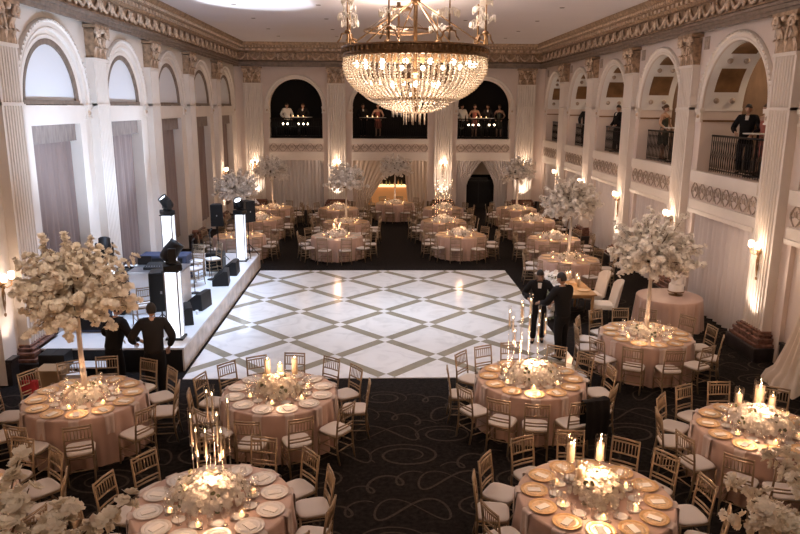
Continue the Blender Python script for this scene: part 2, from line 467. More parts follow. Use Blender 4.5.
def pilaster(sd, u, parent, w=0.82, proj=0.20, z0=0.62):
    mb = MB(); z1 = 6.40
    nf = 7; m = 0.055; fw = (w - 2 * m) / nf; pts = [(-w / 2, 0.0), (-w / 2, -proj)]
    for i in range(nf):
        a = -w / 2 + m + i * fw
        pts.append((a + 0.012, -proj))
        for k in range(1, 5):
            t = pi * k / 5; pts.append((a + fw / 2 - (fw / 2 - 0.012) * cos(t), -proj + 0.042 * sin(t)))
        pts.append((a + fw - 0.012, -proj))
    pts += [(w / 2, -proj), (w / 2, 0.0)]
    vs = [sd.P(u + a, z, b) for z in (z0, z1) for a, b in pts]; n = len(pts)
    mb.add(vs, [(i, i + 1, n + i + 1, n + i) for i in range(n - 1)])
    lbox(mb, sd, u - w / 2 - .015, u + w / 2 + .015, z1 - .05, z1 + .02, -proj - .03, 0)
    lbox(mb, sd, u - w / 2, u + w / 2, SPR - .03, SPR + .03, -proj - .012, 0)
    p = struct('pilaster', mb, ['cream'], parent)
    # capital
    cb = MB(); cw = w * 0.96
    lbox(cb, sd, u - cw / 2 + .03, u + cw / 2 - .03, z1 + .02, z1 + .70, -proj - .03, 0, 0)
    for row, (zz, hh, cnt, out) in enumerate(((z1 + .03, .34, 5, .08), (z1 + .25, .36, 4, .12))):
        for i in range(cnt):
            uu = u - cw / 2 + cw * (i + .5) / cnt; hwd = cw / cnt * 0.46
            def leaf(s, t, uu=uu, zz=zz, hh=hh, out=out, hwd=hwd):
                x = (s - .5) * 2; wd = hwd * (1 - .55 * t ** 2)
                ww = -proj - .035 - out * (t ** 2.2) * 1.2 + .03 * abs(x)
                v = zz + hh * (t if t < .8 else .8 - (t - .8) * .9)
                return sd.P(uu + x * wd, v, ww)
            cb.grid(leaf, 4, 6, 1 if (i + row) % 2 == 0 else 0)
    for sg in (-1, 1):
        cpt = (u + sg * (cw / 2 - .05), z1 + .60)
        pts = []
        for k in range(15):
            t = k / 14; a = t * 3.2 * pi; r = 0.135 * (1 - t * 0.8)
            pts.append(sd.P(cpt[0] + sg * (r * cos(a) - .05), cpt[1] + r * sin(a), -proj - .10 - .03 * t))
        cb.tube(pts, 0.038, 6, 1)
        pts = [sd.P(u + sg * (.03 + .30 * t * cw), z1 + .25 + .42 * t ** .7, -proj - .06 - .05 * t) for t in [k / 6 for k in range(7)]]
        cb.tube(pts, .028, 5, 1)
    cb.ball(sd.P(u, z1 + .68, -proj - .10), .075, 8, 6, 1)
    lbox(cb, sd, u - cw / 2 - .05, u + cw / 2 + .05, z1 + .72, z1 + .80, -proj - .12, 0, 0)
    struct('capital', cb, ['gilt', 'giltlight'], p)
    # plinth
    pb = MB()
    lbox(pb, sd, u - w / 2 - .22, u + w / 2 + .22, 0, .30, -proj - .24, 0, 0)
    for a, b, e in ((.30, .38, .19), (.38, .42, .13), (.42, .50, .15), (.50, .53, .08), (.53, .58, .10), (.58, .625, .04)):
        lbox(pb, sd, u - w / 2 - e, u + w / 2 + e, a, b, -proj - e, 0, 1)
    bevel(struct('plinth', pb, ['marble_dark', 'marble_red'], p), .015)
    return p

# ---- right wall
def build_right():
    mb = MB(); ends = PR + [YB]
    lquad(mb, RIGHT, [(YF, 0, 0), (PR[0], 0, 0), (PR[0], ZC, 0), (YF, ZC, 0)])
    lquad(mb, RIGHT, [(PR[0], 7.25, 0), (YB, 7.25, 0), (YB, ZC, 0), (PR[0], ZC, 0)])
    info = []
    for i in range(6):
        c = (ends[i] + ends[i + 1]) / 2; half = (ends[i + 1] - ends[i]) / 2
        rx = min(1.57, half - .70); bay(mb, RIGHT, ends[i], ends[i + 1], c, rx, min(1.57, rx + .05), 3.66, 2.62, 1.05, hl=rx - .02)
        info.append((c, rx, min(1.57, rx + .05), half))
    w = struct('wall_right', mb, ['wall'])
    for c, rx, rz, half in info:
        archivolt(RIGHT, c, rx, rz, .23, w)
        frieze(RIGHT, c, rx + .12, 2.94, 3.42, w)
        # coffered soffit of the arch
        sb = MB()
        def pan(a0, a1, w0, w1, mi, lift):
            k = max(2, int(abs(a1 - a0) / .06) + 1)
            for j in range(k):
                ta, tb = a0 + (a1 - a0) * j / k, a0 + (a1 - a0) * (j + 1) / k
                q = [(c + (rx - lift) * cos(t), SPR + (rz - lift) * sin(t), ww) for t, ww in ((ta, w0), (tb, w0), (tb, w1), (ta, w1))]
                lquad(sb, RIGHT, q, mi)
        pan(0.01, pi - .01, .02, 1.04, 0, .012)
        for m_ in (0, 1):
            f = (lambda t: t) if m_ == 0 else (lambda t: pi - t)
            for a0, a1 in ((.27, .70), (1.02, 1.50)):
                a, b = sorted((f(a0), f(a1)))
                pan(a, b, .20, .86, 1, .02)
                for wv in (.18, .86): pan(a - .02, b + .02, wv, wv + .035, 0, .035)
                for tv in (a - .02, b): pan(tv, tv + .022, .18, .89, 0, .035)
            for t in (.13, .86):
                t = f(t)
                for wv in (.32, .74):
                    p = Vector(RIGHT.P(c + (rx - .03) * cos(t), SPR + (rz - .03) * sin(t), wv))
                    sb.ball(p, .075, 10, 6, 2); 
        lbox(sb, RIGHT, c + rx - .02, c + rx, SPR - .06, SPR + .02, 0, 1.05, 0); lbox(sb, RIGHT, c + rx - .015, c + rx, SPR - .34, SPR - .29, 0, 1.05, 1)
        struct('arch_soffit', sb, ['white', 'coffer', 'stone'], w)
    c, rx = info[0][0], info[0][1]; pb = MB()
    lbox(pb, RIGHT, c - rx, c + rx, 0, 2.62, .10, .14, 0); lbox(pb, RIGHT, c - rx, c + rx, 0, .44, .03, .10, 1); lbox(pb, RIGHT, c - rx, c + rx, .44, .50, .01, .10, 1)
    struct('recess_panel', pb, ['wall', 'marble_dark'], w)
    for y in PR: pilaster(RIGHT, y, w)
    vb = MB()
    for c, rx, rz, half in info:
        for sg in (-1, 1):
            u = c + sg * (half - .68)
            lbox(vb, RIGHT, u - .13, u + .13, 6.78, 7.1, -.025, 0)
    struct('vent_panel', vb, ['stone'], w)
    return info
RB = build_right()
# gallery behind the right wall
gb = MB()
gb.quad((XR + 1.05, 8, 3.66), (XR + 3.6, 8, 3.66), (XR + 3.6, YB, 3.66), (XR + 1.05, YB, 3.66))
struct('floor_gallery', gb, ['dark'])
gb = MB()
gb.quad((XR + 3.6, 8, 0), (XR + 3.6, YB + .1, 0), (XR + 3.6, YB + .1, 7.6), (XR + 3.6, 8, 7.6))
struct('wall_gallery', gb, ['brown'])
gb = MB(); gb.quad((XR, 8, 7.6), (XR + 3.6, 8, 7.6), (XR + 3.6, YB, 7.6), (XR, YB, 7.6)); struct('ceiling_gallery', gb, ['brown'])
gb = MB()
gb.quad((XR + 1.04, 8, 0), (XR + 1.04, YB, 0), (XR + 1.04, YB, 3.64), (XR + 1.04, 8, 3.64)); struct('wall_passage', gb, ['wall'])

# ---- left wall
def build_left():
    mb = MB(); ends = PL + [YB]
    lquad(mb, LEFT, [(YF, 0, 0), (PL[0], 0, 0), (PL[0], ZC, 0), (YF, ZC, 0)])
    lquad(mb, LEFT, [(PL[0], 7.25, 0), (YB, 7.25, 0), (YB, ZC, 0), (PL[0], ZC, 0)])
    info = []
    for i in range(6):
        c = (ends[i] + ends[i + 1]) / 2; half = (ends[i + 1] - ends[i]) / 2
        rx = min(1.57, half - .70)
        bay(mb, LEFT, ends[i], ends[i + 1], c, rx, min(1.57, rx + .05), SPR - .02, 4.86, .42, hl=1.22)
        info.append((c, rx, min(1.57, rx + .05), half))
    w = struct('wall_left', mb, ['cream'])
    for c, rx, rz, half in info:
        archivolt(LEFT, c, rx, rz, .25, w)
    for y in PL: pilaster(LEFT, y, w)
    for i, (c, rx, rz, half) in enumerate(info):
        pb = MB()   # lunette pane
        A = arc(c, rx + .02, rz + .02, SPR)
        pb.add([LEFT.P(u, v, .09) for u, v in A], [tuple(range(len(A)))])
        wnd = struct('window_%d' % (i + 1), pb, ['lunette'])
        fb = MB()
        prof = [(-.34, .09), (-.34, .05), (-.22, .03), (-.22, .09)]
        vs = []; fs = []
        for k in range(NARC + 1):
            a = pi - pi * k / NARC
            for dr, ww in prof: vs.append(LEFT.P(c + (rx + dr) * cos(a), SPR + .04 + (rz + dr) * sin(a), ww))
        for k in range(NARC):
            for j in range(3): fs.append((k * 4 + j, k * 4 + j + 1, k * 4 + j + 5, k * 4 + j + 4))
        fb.add(vs, fs)
        lbox(fb, LEFT, c - rx + .20, c + rx - .20, SPR - .01, SPR + .09, .02, .09)
        struct('window_frame', fb, ['bronze'], wnd)
        fb = MB()
        prof = [(-.22, .09), (-.22, .045), (-.10, .03), (-.08, .05), (.0, .05)]
        vs = []; fs = []
        for k in range(NARC + 1):
            a = pi - pi * k / NARC
            for dr, ww in prof: vs.append(LEFT.P(c + (rx + dr) * cos(a), SPR + (rz + dr) * sin(a), ww))
        for k in range(NARC):
            for j in range(4): fs.append((k * 5 + j, k * 5 + j + 1, k * 5 + j + 6, k * 5 + j + 5))
        fb.add(vs, fs); struct('arch_moulding', fb, ['cream'], wnd)
        bb = MB(); lbox(bb, LEFT, c - 1.25, c + 1.25, 0, 4.9, .42, .46); struct('recess_panel', bb, ['wall'], w)
    return info
LB = build_left()

# ---- back wall
def build_back():
    mb = MB()
    cs = [(XC - 4.78, 1.34, 1.34), (XC, 1.92, 1.45), (XC + 4.78, 1.34, 1.34)]
    lquad(mb, BACK, [(XL - .5, 7.25, 0), (XR + .5, 7.25, 0), (XR + .5, ZC, 0), (XL - .5, ZC, 0)])
    us = [XL, XC - 2.72, XC + 2.72, XR]
    for (c, rx, rz), a, b in zip(cs, us[:-1], us[1:]):
        bay(mb, BACK, a, b, c, rx, rz, 3.70, 2.62, .55)
    w = struct('wall_back', mb, ['wall'])
    for c, rx, rz in cs:
        archivolt(BACK, c, rx, rz, .21, w)
        frieze(BACK, c, rx + .04, 3.02, 3.48, w)
    for u in PB: pilaster(BACK, u, w, .92)
    return cs
BB = build_back()
# dark upper room and service room behind the back wall
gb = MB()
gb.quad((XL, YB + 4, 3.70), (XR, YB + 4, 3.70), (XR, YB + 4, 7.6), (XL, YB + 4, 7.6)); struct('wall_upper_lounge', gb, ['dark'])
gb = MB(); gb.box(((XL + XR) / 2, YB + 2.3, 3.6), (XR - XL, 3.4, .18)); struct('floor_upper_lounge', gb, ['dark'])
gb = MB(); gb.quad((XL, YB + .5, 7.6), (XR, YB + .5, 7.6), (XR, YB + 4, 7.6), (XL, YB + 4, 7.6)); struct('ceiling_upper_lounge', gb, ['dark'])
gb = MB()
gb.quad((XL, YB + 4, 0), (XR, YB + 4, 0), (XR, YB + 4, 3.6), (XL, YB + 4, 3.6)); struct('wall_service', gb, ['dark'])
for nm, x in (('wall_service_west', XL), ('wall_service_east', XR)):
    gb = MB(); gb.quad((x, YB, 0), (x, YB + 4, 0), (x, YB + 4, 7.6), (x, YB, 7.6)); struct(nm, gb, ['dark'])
gb = MB(); gb.quad((XL - .5, YF, 0), (XR + .5, YF, 0), (XR + .5, YF, ZC), (XL - .5, YF, ZC)); struct('wall_front', gb, ['wall'])

# ---- ceiling with recessed downlights
gb = MB(); gb.box(((XL + XR) / 2, (YF + YB) / 2, ZC + .1), (XR - XL + 1.2, YB - YF + 1, .2))
cl = struct('ceiling', gb, ['ceil'])
db = None
for x in (-4.6, -2.0, 3.0, 5.6):
    for y in (9, 12.5, 16, 19.5, 23, 26.5, 30, 33):
        gb = MB(); gb.lathe([(0.0, -.004), (.055, -.004), (.075, -.012), (.085, 0)], 14, (x, y, ZC), 0); struct('downlight', gb, ['bronze'], cl)

# ---- entablature: architrave, swag frieze, dentils, crown
def build_cornice(sd, u0, u1, name):
    mb = MB()
    prof = [(-.20, 7.20), (-.26, 7.20), (-.26, 7.28), (-.29, 7.29), (-.29, 7.37), (-.33, 7.38), (-.33, 7.44), (-.27, 7.47),
            (-.20, 7.50), (-.20, 7.88), (-.30, 7.90), (-.34, 7.96), (-.36, 8.06), (-.50, 8.10), (-.52, 8.20), (-.60, 8.28), (-.62, ZC)]
    mis = [1, 1, 1, 1, 1, 1, 1, 1, 0, 0, 0, 0, 0, 0, 0, 0]
    for (a, b), (c, d), mi in zip(prof[:-1], prof[1:], mis):
        lquad(mb, sd, [(u0, b, a), (u1, b, a), (u1, d, c), (u0, d, c)], 1 if mi else 0)
    n = int((u1 - u0) / .30)
    for i in range(n):     # dentils
        u = u0 + (u1 - u0) * (i + .5) / n
        lbox(mb, sd, u - .075, u + .075, 7.97, 8.06, -.43, -.34, 2)
    n = int(round((u1 - u0) / .74)); st = (u1 - u0) / n
    for i in range(n):     # swags hung between small figures
        a = u0 + st * i
        pts = [sd.P(a + st * (.08 + .84 * t), 7.84 - .27 * sin(pi * t), -.24) for t in [k / 8 for k in range(9)]]
        mb.tube(pts, [.022 + .035 * sin(pi * k / 8) for k in range(9)], 6, 2)
        mb.ball(sd.P(a, 7.72, -.25), .075, 8, 6, 2, (1, 1, 1.9)); mb.ball(sd.P(a, 7.58, -.25), .055, 6, 4, 2)
        for sg in (-1, 1): mb.tube([sd.P(a + sg * .05, 7.80, -.25), sd.P(a + sg * .15, 7.86, -.27), sd.P(a + sg * .11, 7.66, -.25)], .022, 4, 2)
    n = int((u1 - u0) / .16)
    for i in range(n):     # egg row on the crown
        u = u0 + (u1 - u0) * (i + .5) / n
        mb.ball(sd.P(u, 8.155, -.52), .045, 6, 4, 2, (.8, .8, 1.2))
    return struct(name, mb, ['gilt', 'bronze', 'giltlight'])
build_cornice(LEFT, 6, YB, 'trim_1'); build_cornice(BACK, XL, XR, 'trim_2'); build_cornice(RIGHT, 6, YB, 'trim_3')

# ---- dark marble dado along the walls between the plinths
def dado(sd, spans, name):
    mb = MB()
    for a, b in spans:
        if b - a > .05:
            lbox(mb, sd, a, b, 0, .46, -.10, 0); lbox(mb, sd, a, b, .46, .52, -.13, 0)
    bevel(struct(name, mb, ['marble_dark']), .012)
def gaps(pil, info, lo, hi):
    sp = []; cur = lo
    holes = sorted([(p - .70, p + .70) for p in pil] + [(c - r, c + r) for c, r in info])
    for a, b in holes:
        if a > cur: sp.append((cur, a))
        cur = max(cur, b)
    if hi > cur: sp.append((cur, hi))
    return sp
dado(RIGHT, gaps(PR, [(i[0], i[1]) for i in RB], 5.5, YB - .1), 'baseboard_right')
dado(LEFT, gaps(PL, [(i[0], 1.22) for i in LB], 5.5, YB - .1), 'baseboard_left')
dado(BACK, gaps(PB, [(i[0], i[1]) for i in BB], XL + .12, XR - .12), 'baseboard_back')

# ================================================================== DRAPES
def drape(sd, u0, u1, z0, z1, w, pleats, amp, matn, name, label, bottom=None, cat='curtain', group=None, tie=0):
    """hanging pleated cloth; bottom=(a,b) gathers or spreads the hem"""
    mb = MB(); nu, nv = pleats * 8, 10; ph = U(0, 6)
    jit = [U(-.5, .5) for _ in range(pleats + 2)]
    def fn(s, t):
        z = z1 + (z0 - z1) * t
        a, b = u0, u1
        if bottom:
            k = min(1.0, t / tie) ** .85 if tie else t ** 1.5; a = u0 + (bottom[0] - u0) * k; b = u1 + (bottom[1] - u1) * k
        k = s * pleats; i = int(min(k, pleats - 1e-6))
        u = a + (b - a) * (s + .25 / pleats * jit[i] * sin(pi * (k - i)) * .6)
        ww = w + amp * (0.55 + .45 * t) * sin(2 * pi * k + ph) + amp * .35 * sin(2 * pi * k * .37 + 1)
        return sd.P(u, z, ww)
    mb.grid(fn, nu, nv)
    return tag(obj(name, mb, [matn]), label, cat, group)
bayname = ['first', 'second', 'third', 'fourth', 'fifth', 'sixth']
vis = ['nearest the camera', 'second from the camera', 'third from the camera', 'fourth from the camera', 'fifth from the camera', 'in the far corner bay']
for i, (c, rx, rz, half) in enumerate(LB):
    if i == 0: continue
    drape(LEFT, c - 1.2, c + 1.2, 0.54, 4.55, .30, 9, .06, 'drapetaupe', 'curtain', 'taupe floor-length curtain in the left wall window recess ' + vis[i - 1])
    mb = MB()
    def fn(s, t, c=c): return LEFT.P(c - 1.2 + 2.4 * s, 4.86 - .40 * t, .12 + .02 * sin(s * 120) * t)
    mb.grid(fn, 90, 3); lbox(mb, LEFT, c - 1.2, c + 1.2, 4.80, 4.85, .12, .30)
    tag(obj('valance', mb, ['valance']), 'grey pleated valance heading the left wall curtain ' + vis[i - 1], 'valance')
for i, (c, rx, rz, half) in enumerate(RB):
    if i == 0: continue
    drape(RIGHT, c - rx + .03, c + rx - .03, 0.02, 2.60, .10, 12, .05, 'drapewhite', 'curtain', 'white sheer curtain under the right balcony arch ' + vis[i - 1])
# gathered white drape spreading on the floor at the right edge
c = RB[0][0]
mbd = MB()
def gown(s, t):
    a = -2.6 + 3.6 * s
    r = .13 + .60 * t ** 2.0 + .05 * sin(s * 70) * t + .02 * sin(s * 23)
    z = 2.60 * (1 - t) + .02
    if t > .93: z += .04 * (1 + sin(s * 60)); r += .05
    return (8.12 + r * cos(a + pi) * .9, 12.5 + r * sin(a + pi), z)
mbd.grid(gown, 120, 16)
tag(obj('gathered_drape', mbd, ['drapecream']), 'cream gathered drape spreading its ruffled hem over the carpet by the right wall', 'curtain')
# back wall drapes
YBK = .12
c, r, _ = BB[0]
drape(BACK, c - r + .02, c + r - .02, .02, 2.60, YBK, 14, .05, 'drapewhite', 'curtain', 'closed white drape filling the back wall opening at the left', None)
c, r, _ = BB[1]
drape(BACK, c - r + .02, c + .45, .02, 2.60, YBK, 9, .05, 'drapecream', 'curtain', 'white drape pulled aside to the left of the glowing bar', (c - r + .02, c - 1.15), tie=.85)
drape(BACK, c + .75, c + r - .02, .02, 2.60, YBK, 6, .05, 'drapecream', 'curtain', 'white drape hanging to the right of the glowing bar', (c + 1.0, c + r - .02))
c, r, _ = BB[2]
drape(BACK, c - r + .02, c + .02, .02, 2.60, YBK, 8, .05, 'drapewhite', 'curtain', 'white drape tied back left of the dark back doorway', (c - r + .02, c - .78), tie=.45)
drape(BACK, c - .02, c + r - .02, .02, 2.60, YBK + .06, 8, .05, 'drapewhite', 'curtain', 'white drape tied back right of the dark back doorway', (c + .66, c + r - .02), tie=.45)
# cream backing wall above the dark doorway, and the black equipment in it
gb = MB(); gb.quad((c - r, YB + 1.6, 1.75), (c + r, YB + 1.6, 1.75), (c + r, YB + 1.6, 2.62), (c - r, YB + 1.6, 2.62)); struct('wall_lobby', gb, ['drapecream'])
mb = MB(); mb.box((0, 0, .85), (1.35, .5, 1.3)); mb.box((0, -.02, 1.56), (1.0, .4, .16)); mb.box((0, 0, .1), (1.2, .45, .2))
sc = thing('bar_cabinet', 'black cabinet standing in the back doorway between tied drapes', 'cabinet', (c - .05, YB + 1.1, 0))
obj('body', mb, ['black'], sc)
for sx in (-.5, .5):
    mb = MB(); mb.box((sx * .66, -.262, .85), (.6, .02, 1.15)); obj('door', mb, ['blackmesh'], sc)
# the bar
bt = thing('bar_counter', 'amber backlit bar counter seen through the parted back drapes', 'bar', (XC, YB + 2.4, 0))
mb = MB(); mb.box((0, 0, .50), (3.6, .6, 1.0)); obj('counter_front', mb, ['barfront'], bt)
mb = MB(); mb.box((0, -.04, 1.05), (3.8, .8, .07)); obj('counter_top', mb, ['bartop'], bt)
for i in range(14):
    mb = MB(); h = U(.24, .34); mb.lathe([(0, 0), (.04, 0), (.04, h * .6), (.014, h * .75), (.014, h), (0, h)], 10)
    o = obj('bottle', mb, [random.choice(['glassdense', 'wood', 'leaf', 'black'])], None, (XC - 1.5 + i * .22 + U(-.03, .03), YB + 2.45 + U(-.1, .1), 1.087))
    tag(o, 'spirit bottle in the row standing on the backlit bar counter', 'bottle', 'bottles on the bar counter')
# ================================================================== BALCONY RAILS
def railing(sd, c, rx, w, label, z0, h):
    t = thing('balcony_railing', label, 'railing', sd.P(c, z0, w))
    bx, by, bz = sd.P(c, z0, w)
    def loc(u, v, d=0): p = sd.P(u, v, w + d); return (p[0] - bx, p[1] - by, p[2] - bz)
    mb = MB(); mb.tube([loc(c - rx, z0 + h), loc(c + rx, z0 + h)], .028, 6); obj('top_rail', mb, ['iron'], t)
    mb = MB(); mb.tube([loc(c - rx, z0 + .08), loc(c + rx, z0 + .08)], .018, 5); obj('bottom_rail', mb, ['iron'], t)
    mb = MB(); n = int(2 * rx / .115)
    for i in range(n + 1):
        u = c - rx + 2 * rx * i / n
        mb.tube([loc(u, z0 + .02), loc(u, z0 + h)], .010, 4)
        if i < n:
            m = u + rx / n
            mb.tube([loc(m + .045 * sin(a), z0 + h * .5 + (h * .36) * (a / pi - 1), 0) for a in [k * pi / 4 for k in range(9)]], .008, 4)
    obj('baluster_grille', mb, ['iron'], t)
for i, (c, rx, rz, half) in enumerate(RB):
    if i: railing(RIGHT, c, rx, .34, 'black iron railing in the right balcony arch ' + vis[i - 1], 3.66, .95)
for (c, rx, rz), nm in zip(BB, ('left', 'middle', 'right')):
    railing(BACK, c, rx, .30, 'black iron railing across the %s arch of the back balcony' % nm, 3.70, 1.0)

# ================================================================== TABLE THINGS
ZT = 0.775
def mk_table():
    t = thing('round_table', 'x', 'table')
    mb = MB(); mb.lathe([(0, .735), (.90, .735), (.905, .742), (.905, .757), (.90, .764), (0, .764)], 40); obj('table_top', mb, ['wood'], t)
    for i in range(4):
        a = pi / 4 + i * pi / 2; mb = MB(); mb.tube([(.55 * cos(a), .55 * sin(a), 0), (.50 * cos(a), .50 * sin(a), .735)], .018, 6); obj('leg', mb, ['iron'], t)
    return t
def cloth_mesh(rt, seed, r_top=.918):
    random.seed(seed); mb = MB(); n = 216; vs = []; fs = []
    k1 = 17; ph = U(0, 6); ph2 = U(0, 6)
    rings = [(0.0, ZT, 0), (.5, ZT, 0), (rt - .03, ZT, 0), (rt - .008, ZT - .004, .0), (rt + .004, ZT - .022, .02), (rt + .012, ZT - .12, .25), (rt + .03, ZT - .30, .55), (rt + .05, ZT - .52, .85), (rt + .07, .012, 1.0)]
    for r, z, f in rings:
        for i in range(n):
            a = 2 * pi * i / n
            fold = .5 * sin(k1 * a + ph) + .5 * sin((k1 + 9) * a + ph2) + .25 * sin(41 * a)
            rr = r + .042 * f * (fold - .35 * abs(fold))
            vs.append((rr * cos(a), rr * sin(a), z))
    for j in range(len(rings) - 1):
        for i in range(n):
            i2 = (i + 1) % n; fs.append((j * n + i, j * n + i2, (j + 1) * n + i2, (j + 1) * n + i))
    mb.add(vs, fs, 0, True)
    return mb
def mk_chair():
    t = thing('chiavari_chair', 'x', 'chair')      # faces +Y (towards the table)
    sw, sd_ = .20, .20; zs = .44
    for sx in (-1, 1):
        mb = MB(); mb.tube([(sx * .185, .185, 0), (sx * .18, .18, .2), (sx * .18, .178, zs)], [.013, .016, .015], 7); obj('leg', mb, ['chair'], t)
        mb = MB()
        mb.tube([(sx * .175, -.235, 0), (sx * .18, -.195, .22), (sx * .18, -.185, zs), (sx * .18, -.20, .62), (sx * .18, -.245, .93)], [.013, .016, .016, .015, .013], 7)
        obj('leg', mb, ['chair'], t)
    mb = MB()
    for a, b in (((-.18, .178), (.18, .178)), ((-.18, -.186), (.18, -.186)), ((-.18, -.186), (-.18, .178)), ((.18, -.186), (.18, .178))):
        mb.tube([(a[0], a[1], zs), (b[0], b[1], zs)], .017, 6)
    mb.box((0, -.004, zs + .002), (.36, .36, .018)); obj('seat', mb, ['chair'], t)
    mb = MB()
    n = 24; prof = [(0, .012), (.90, .012), (1.0, .022), (1.02, .036), (.97, .050), (.75, .057), (0, .060)]
    vs = []; fs = []
    for s, z in prof:
        for i in range(n):
            a = 2 * pi * i / n; ca, sa = cos(a), sin(a); k = (abs(ca) ** 5 + abs(sa) ** 5) ** (-.2)
            vs.append((.198 * s * ca * k, -.002 + .198 * s * sa * k, zs + z))
    for j in range(len(prof) - 1):
        for i in range(n): fs.append((j * n + i, j * n + (i + 1) % n, (j + 1) * n + (i + 1) % n, (j + 1) * n + i))
    mb.add(vs, fs, 0, True); obj('cushion', mb, ['cushion'], t)
    mb = MB()
    def by(z): return -.200 - .045 * (z - .62) / .31 if z > .62 else -.185 - .015 * (z - .44) / .18
    for z in (.915, .87, .715, .60, .55):
        mb.tube([(-.18, by(z), z), (0, by(z) - .012, z), (.18, by(z), z)], .012 if z < .9 else .014, 6)
    for i in range(7):
        x = -.135 + .045 * i; mb.tube([(x, by(.72) - .009, .715), (x, by(.87) - .009, .87)], .0075, 5)
    obj('backrest', mb, ['chair'], t)
    mb = MB()
    for sx in (-1, 1):
        for z in (.16, .27): mb.tube([(sx * .18, .182, z), (sx * .18, -.20, z)], .009, 5)
    mb.tube([(-.18, .181, .22), (.18, .181, .22)], .009, 5); mb.tube([(-.18, -.196, .22), (.18, -.196, .22)], .009, 5)
    obj('stretcher', mb, ['chair'], t)
    return t
def mk_charger(mt):
    def f():
        mb = MB(); mb.lathe([(0, .004), (.095, .004), (.105, .007), (.135, .014), (.160, .017), (.165, .0165), (.163, .011), (.12, .003), (.08, 0), (0, 0)], 36)
        t = thing('charger_plate', 'x', 'plate'); obj('rim', mb, [mt], t)
        mb = MB(); mb.lathe([(0, .0068), (.08, .0068), (.088, .0090), (.1235, .0150), (.1255, .0135), (.105, .0080)], 30); obj('well', mb, ['china' if mt == 'plateglass' else 'wellgold'], t)
        return t
    return f
def mk_card():
    mb = MB(); mb.box((0, 0, .004), (.085, .155, .008))
    return tag(obj('menu_card', mb, ['paper']), 'x', 'card')
def mk_napkin():
    mb = MB()
    def fn(s, t):
        x = (s - .5) * .15
        L = t * .46
        if L < .14: return (x, -.14 + L - .0, .0035)
        k = L - .14
        if k < .03: return (x, .0 + k * .9, .0035 - k * .15)
        return (x * (1 - .12 * t), .030 + .012 * sin(s * 9) * t + .012 * (k - .03), -.001 - (k - .03))
    mb.grid(fn, 8, 20)
    return tag(obj('napkin', mb, ['napkin']), 'x', 'napkin')
def mk_wine():
    mb = MB(); t = thing('wine_glass', 'x', 'glass')
    mb.lathe([(0, .003), (.034, .002), (.034, .0), (0, 0)], 14); obj('foot', mb, ['glassdense'], t)
    mb = MB(); mb.lathe([(.004, .003), (.004, .085)], 8); obj('stem', mb, ['glassdense'], t)
    mb = MB(); mb.lathe([(.004, .085), (.025, .095), (.040, .125), (.041, .15), (.034, .205), (.033, .205)], 14); obj('bowl', mb, ['glass'], t)
    return t
def mk_water():
    mb = MB(); mb.lathe([(0, .002), (.028, 0), (.032, .05), (.037, .12), (.036, .12), (.031, .05), (.027, .008), (0, .008)], 14)
    return tag(obj('water_goblet', mb, ['glass']), 'x', 'glass')
def mk_side():
    mb = MB(); mb.lathe([(0, .003), (.055, .004), (.08, .010), (.079, .013), (.052, .0075), (0, .0065)], 24)
    return tag(obj('side_plate', mb, ['china']), 'x', 'plate')
def mk_votive():
    t = thing('votive_candle', 'x', 'candle')
    mb = MB(); mb.lathe([(0, .002), (.026, 0), (.034, .03), (.036, .075), (.034, .075), (.031, .03), (.024, .008), (0, .008)], 12); obj('cup', mb, ['glassdense'], t)
    mb = MB(); mb.lathe([(0, .010), (.026, .010), (.029, .040), (0, .042)], 12); obj('wax', mb, ['votive'], t)
    mb = MB(); mb.ball((0, 0, .053), .006, 6, 5, 0, (1, 1, 2)); obj('flame', mb, ['flame'], t)
    return t
def mk_pillar(h, stand, tube=True, r=.038):
    def f():
        t = thing('pillar_candle', 'x', 'candle')
        if stand > 0:
            mb = MB(); mb.lathe([(0, 0), (.05, .0), (.05, .008), (.012, .02), (.009, stand - .03), (.05, stand - .008), (.052, stand), (0, stand)], 14); obj('stand', mb, ['glassdense'], t)
        mb = MB(); mb.lathe([(0, stand), (r, stand), (r, stand + h), (r * .8, stand + h + .004), (0, stand + h - .006)], 16); obj('wax', mb, ['wax'], t)
        mb = MB(); mb.ball((0, 0, stand + h + .018), .008, 6, 6, 0, (1, 1, 2.0)); obj('flame', mb, ['flame'], t)
        if tube:
            mb = MB(); mb.lathe([(r + .022, stand), (r + .022, stand + h + .10)], 18); obj('glass_cylinder', mb, ['glass'], t)
        return t
    return f
def mk_taper(stem, h):
    def f():
        t = thing('taper_candle', 'x', 'candle')
        mb = MB(); mb.lathe([(0, 0), (.045, 0), (.045, .010), (.008, .018), (.007, stem - .03), (.03, stem - .01), (.030, stem), (0, stem)], 12); obj('stem', mb, ['glassdense'], t)
        mb = MB(); mb.lathe([(0, stem), (.0125, stem), (.010, stem + h), (0, stem + h)], 10); obj('wax', mb, ['wax'], t)
        mb = MB(); mb.ball((0, 0, stem + h + .016), .0065, 6, 6, 0, (1, 1, 2.4)); obj('flame', mb, ['flame'], t)
        mb = MB(); mb.lathe([(.028, stem), (.030, stem + h + .13)], 14); obj('glass_tube', mb, ['glass'], t)
        return t
    return f
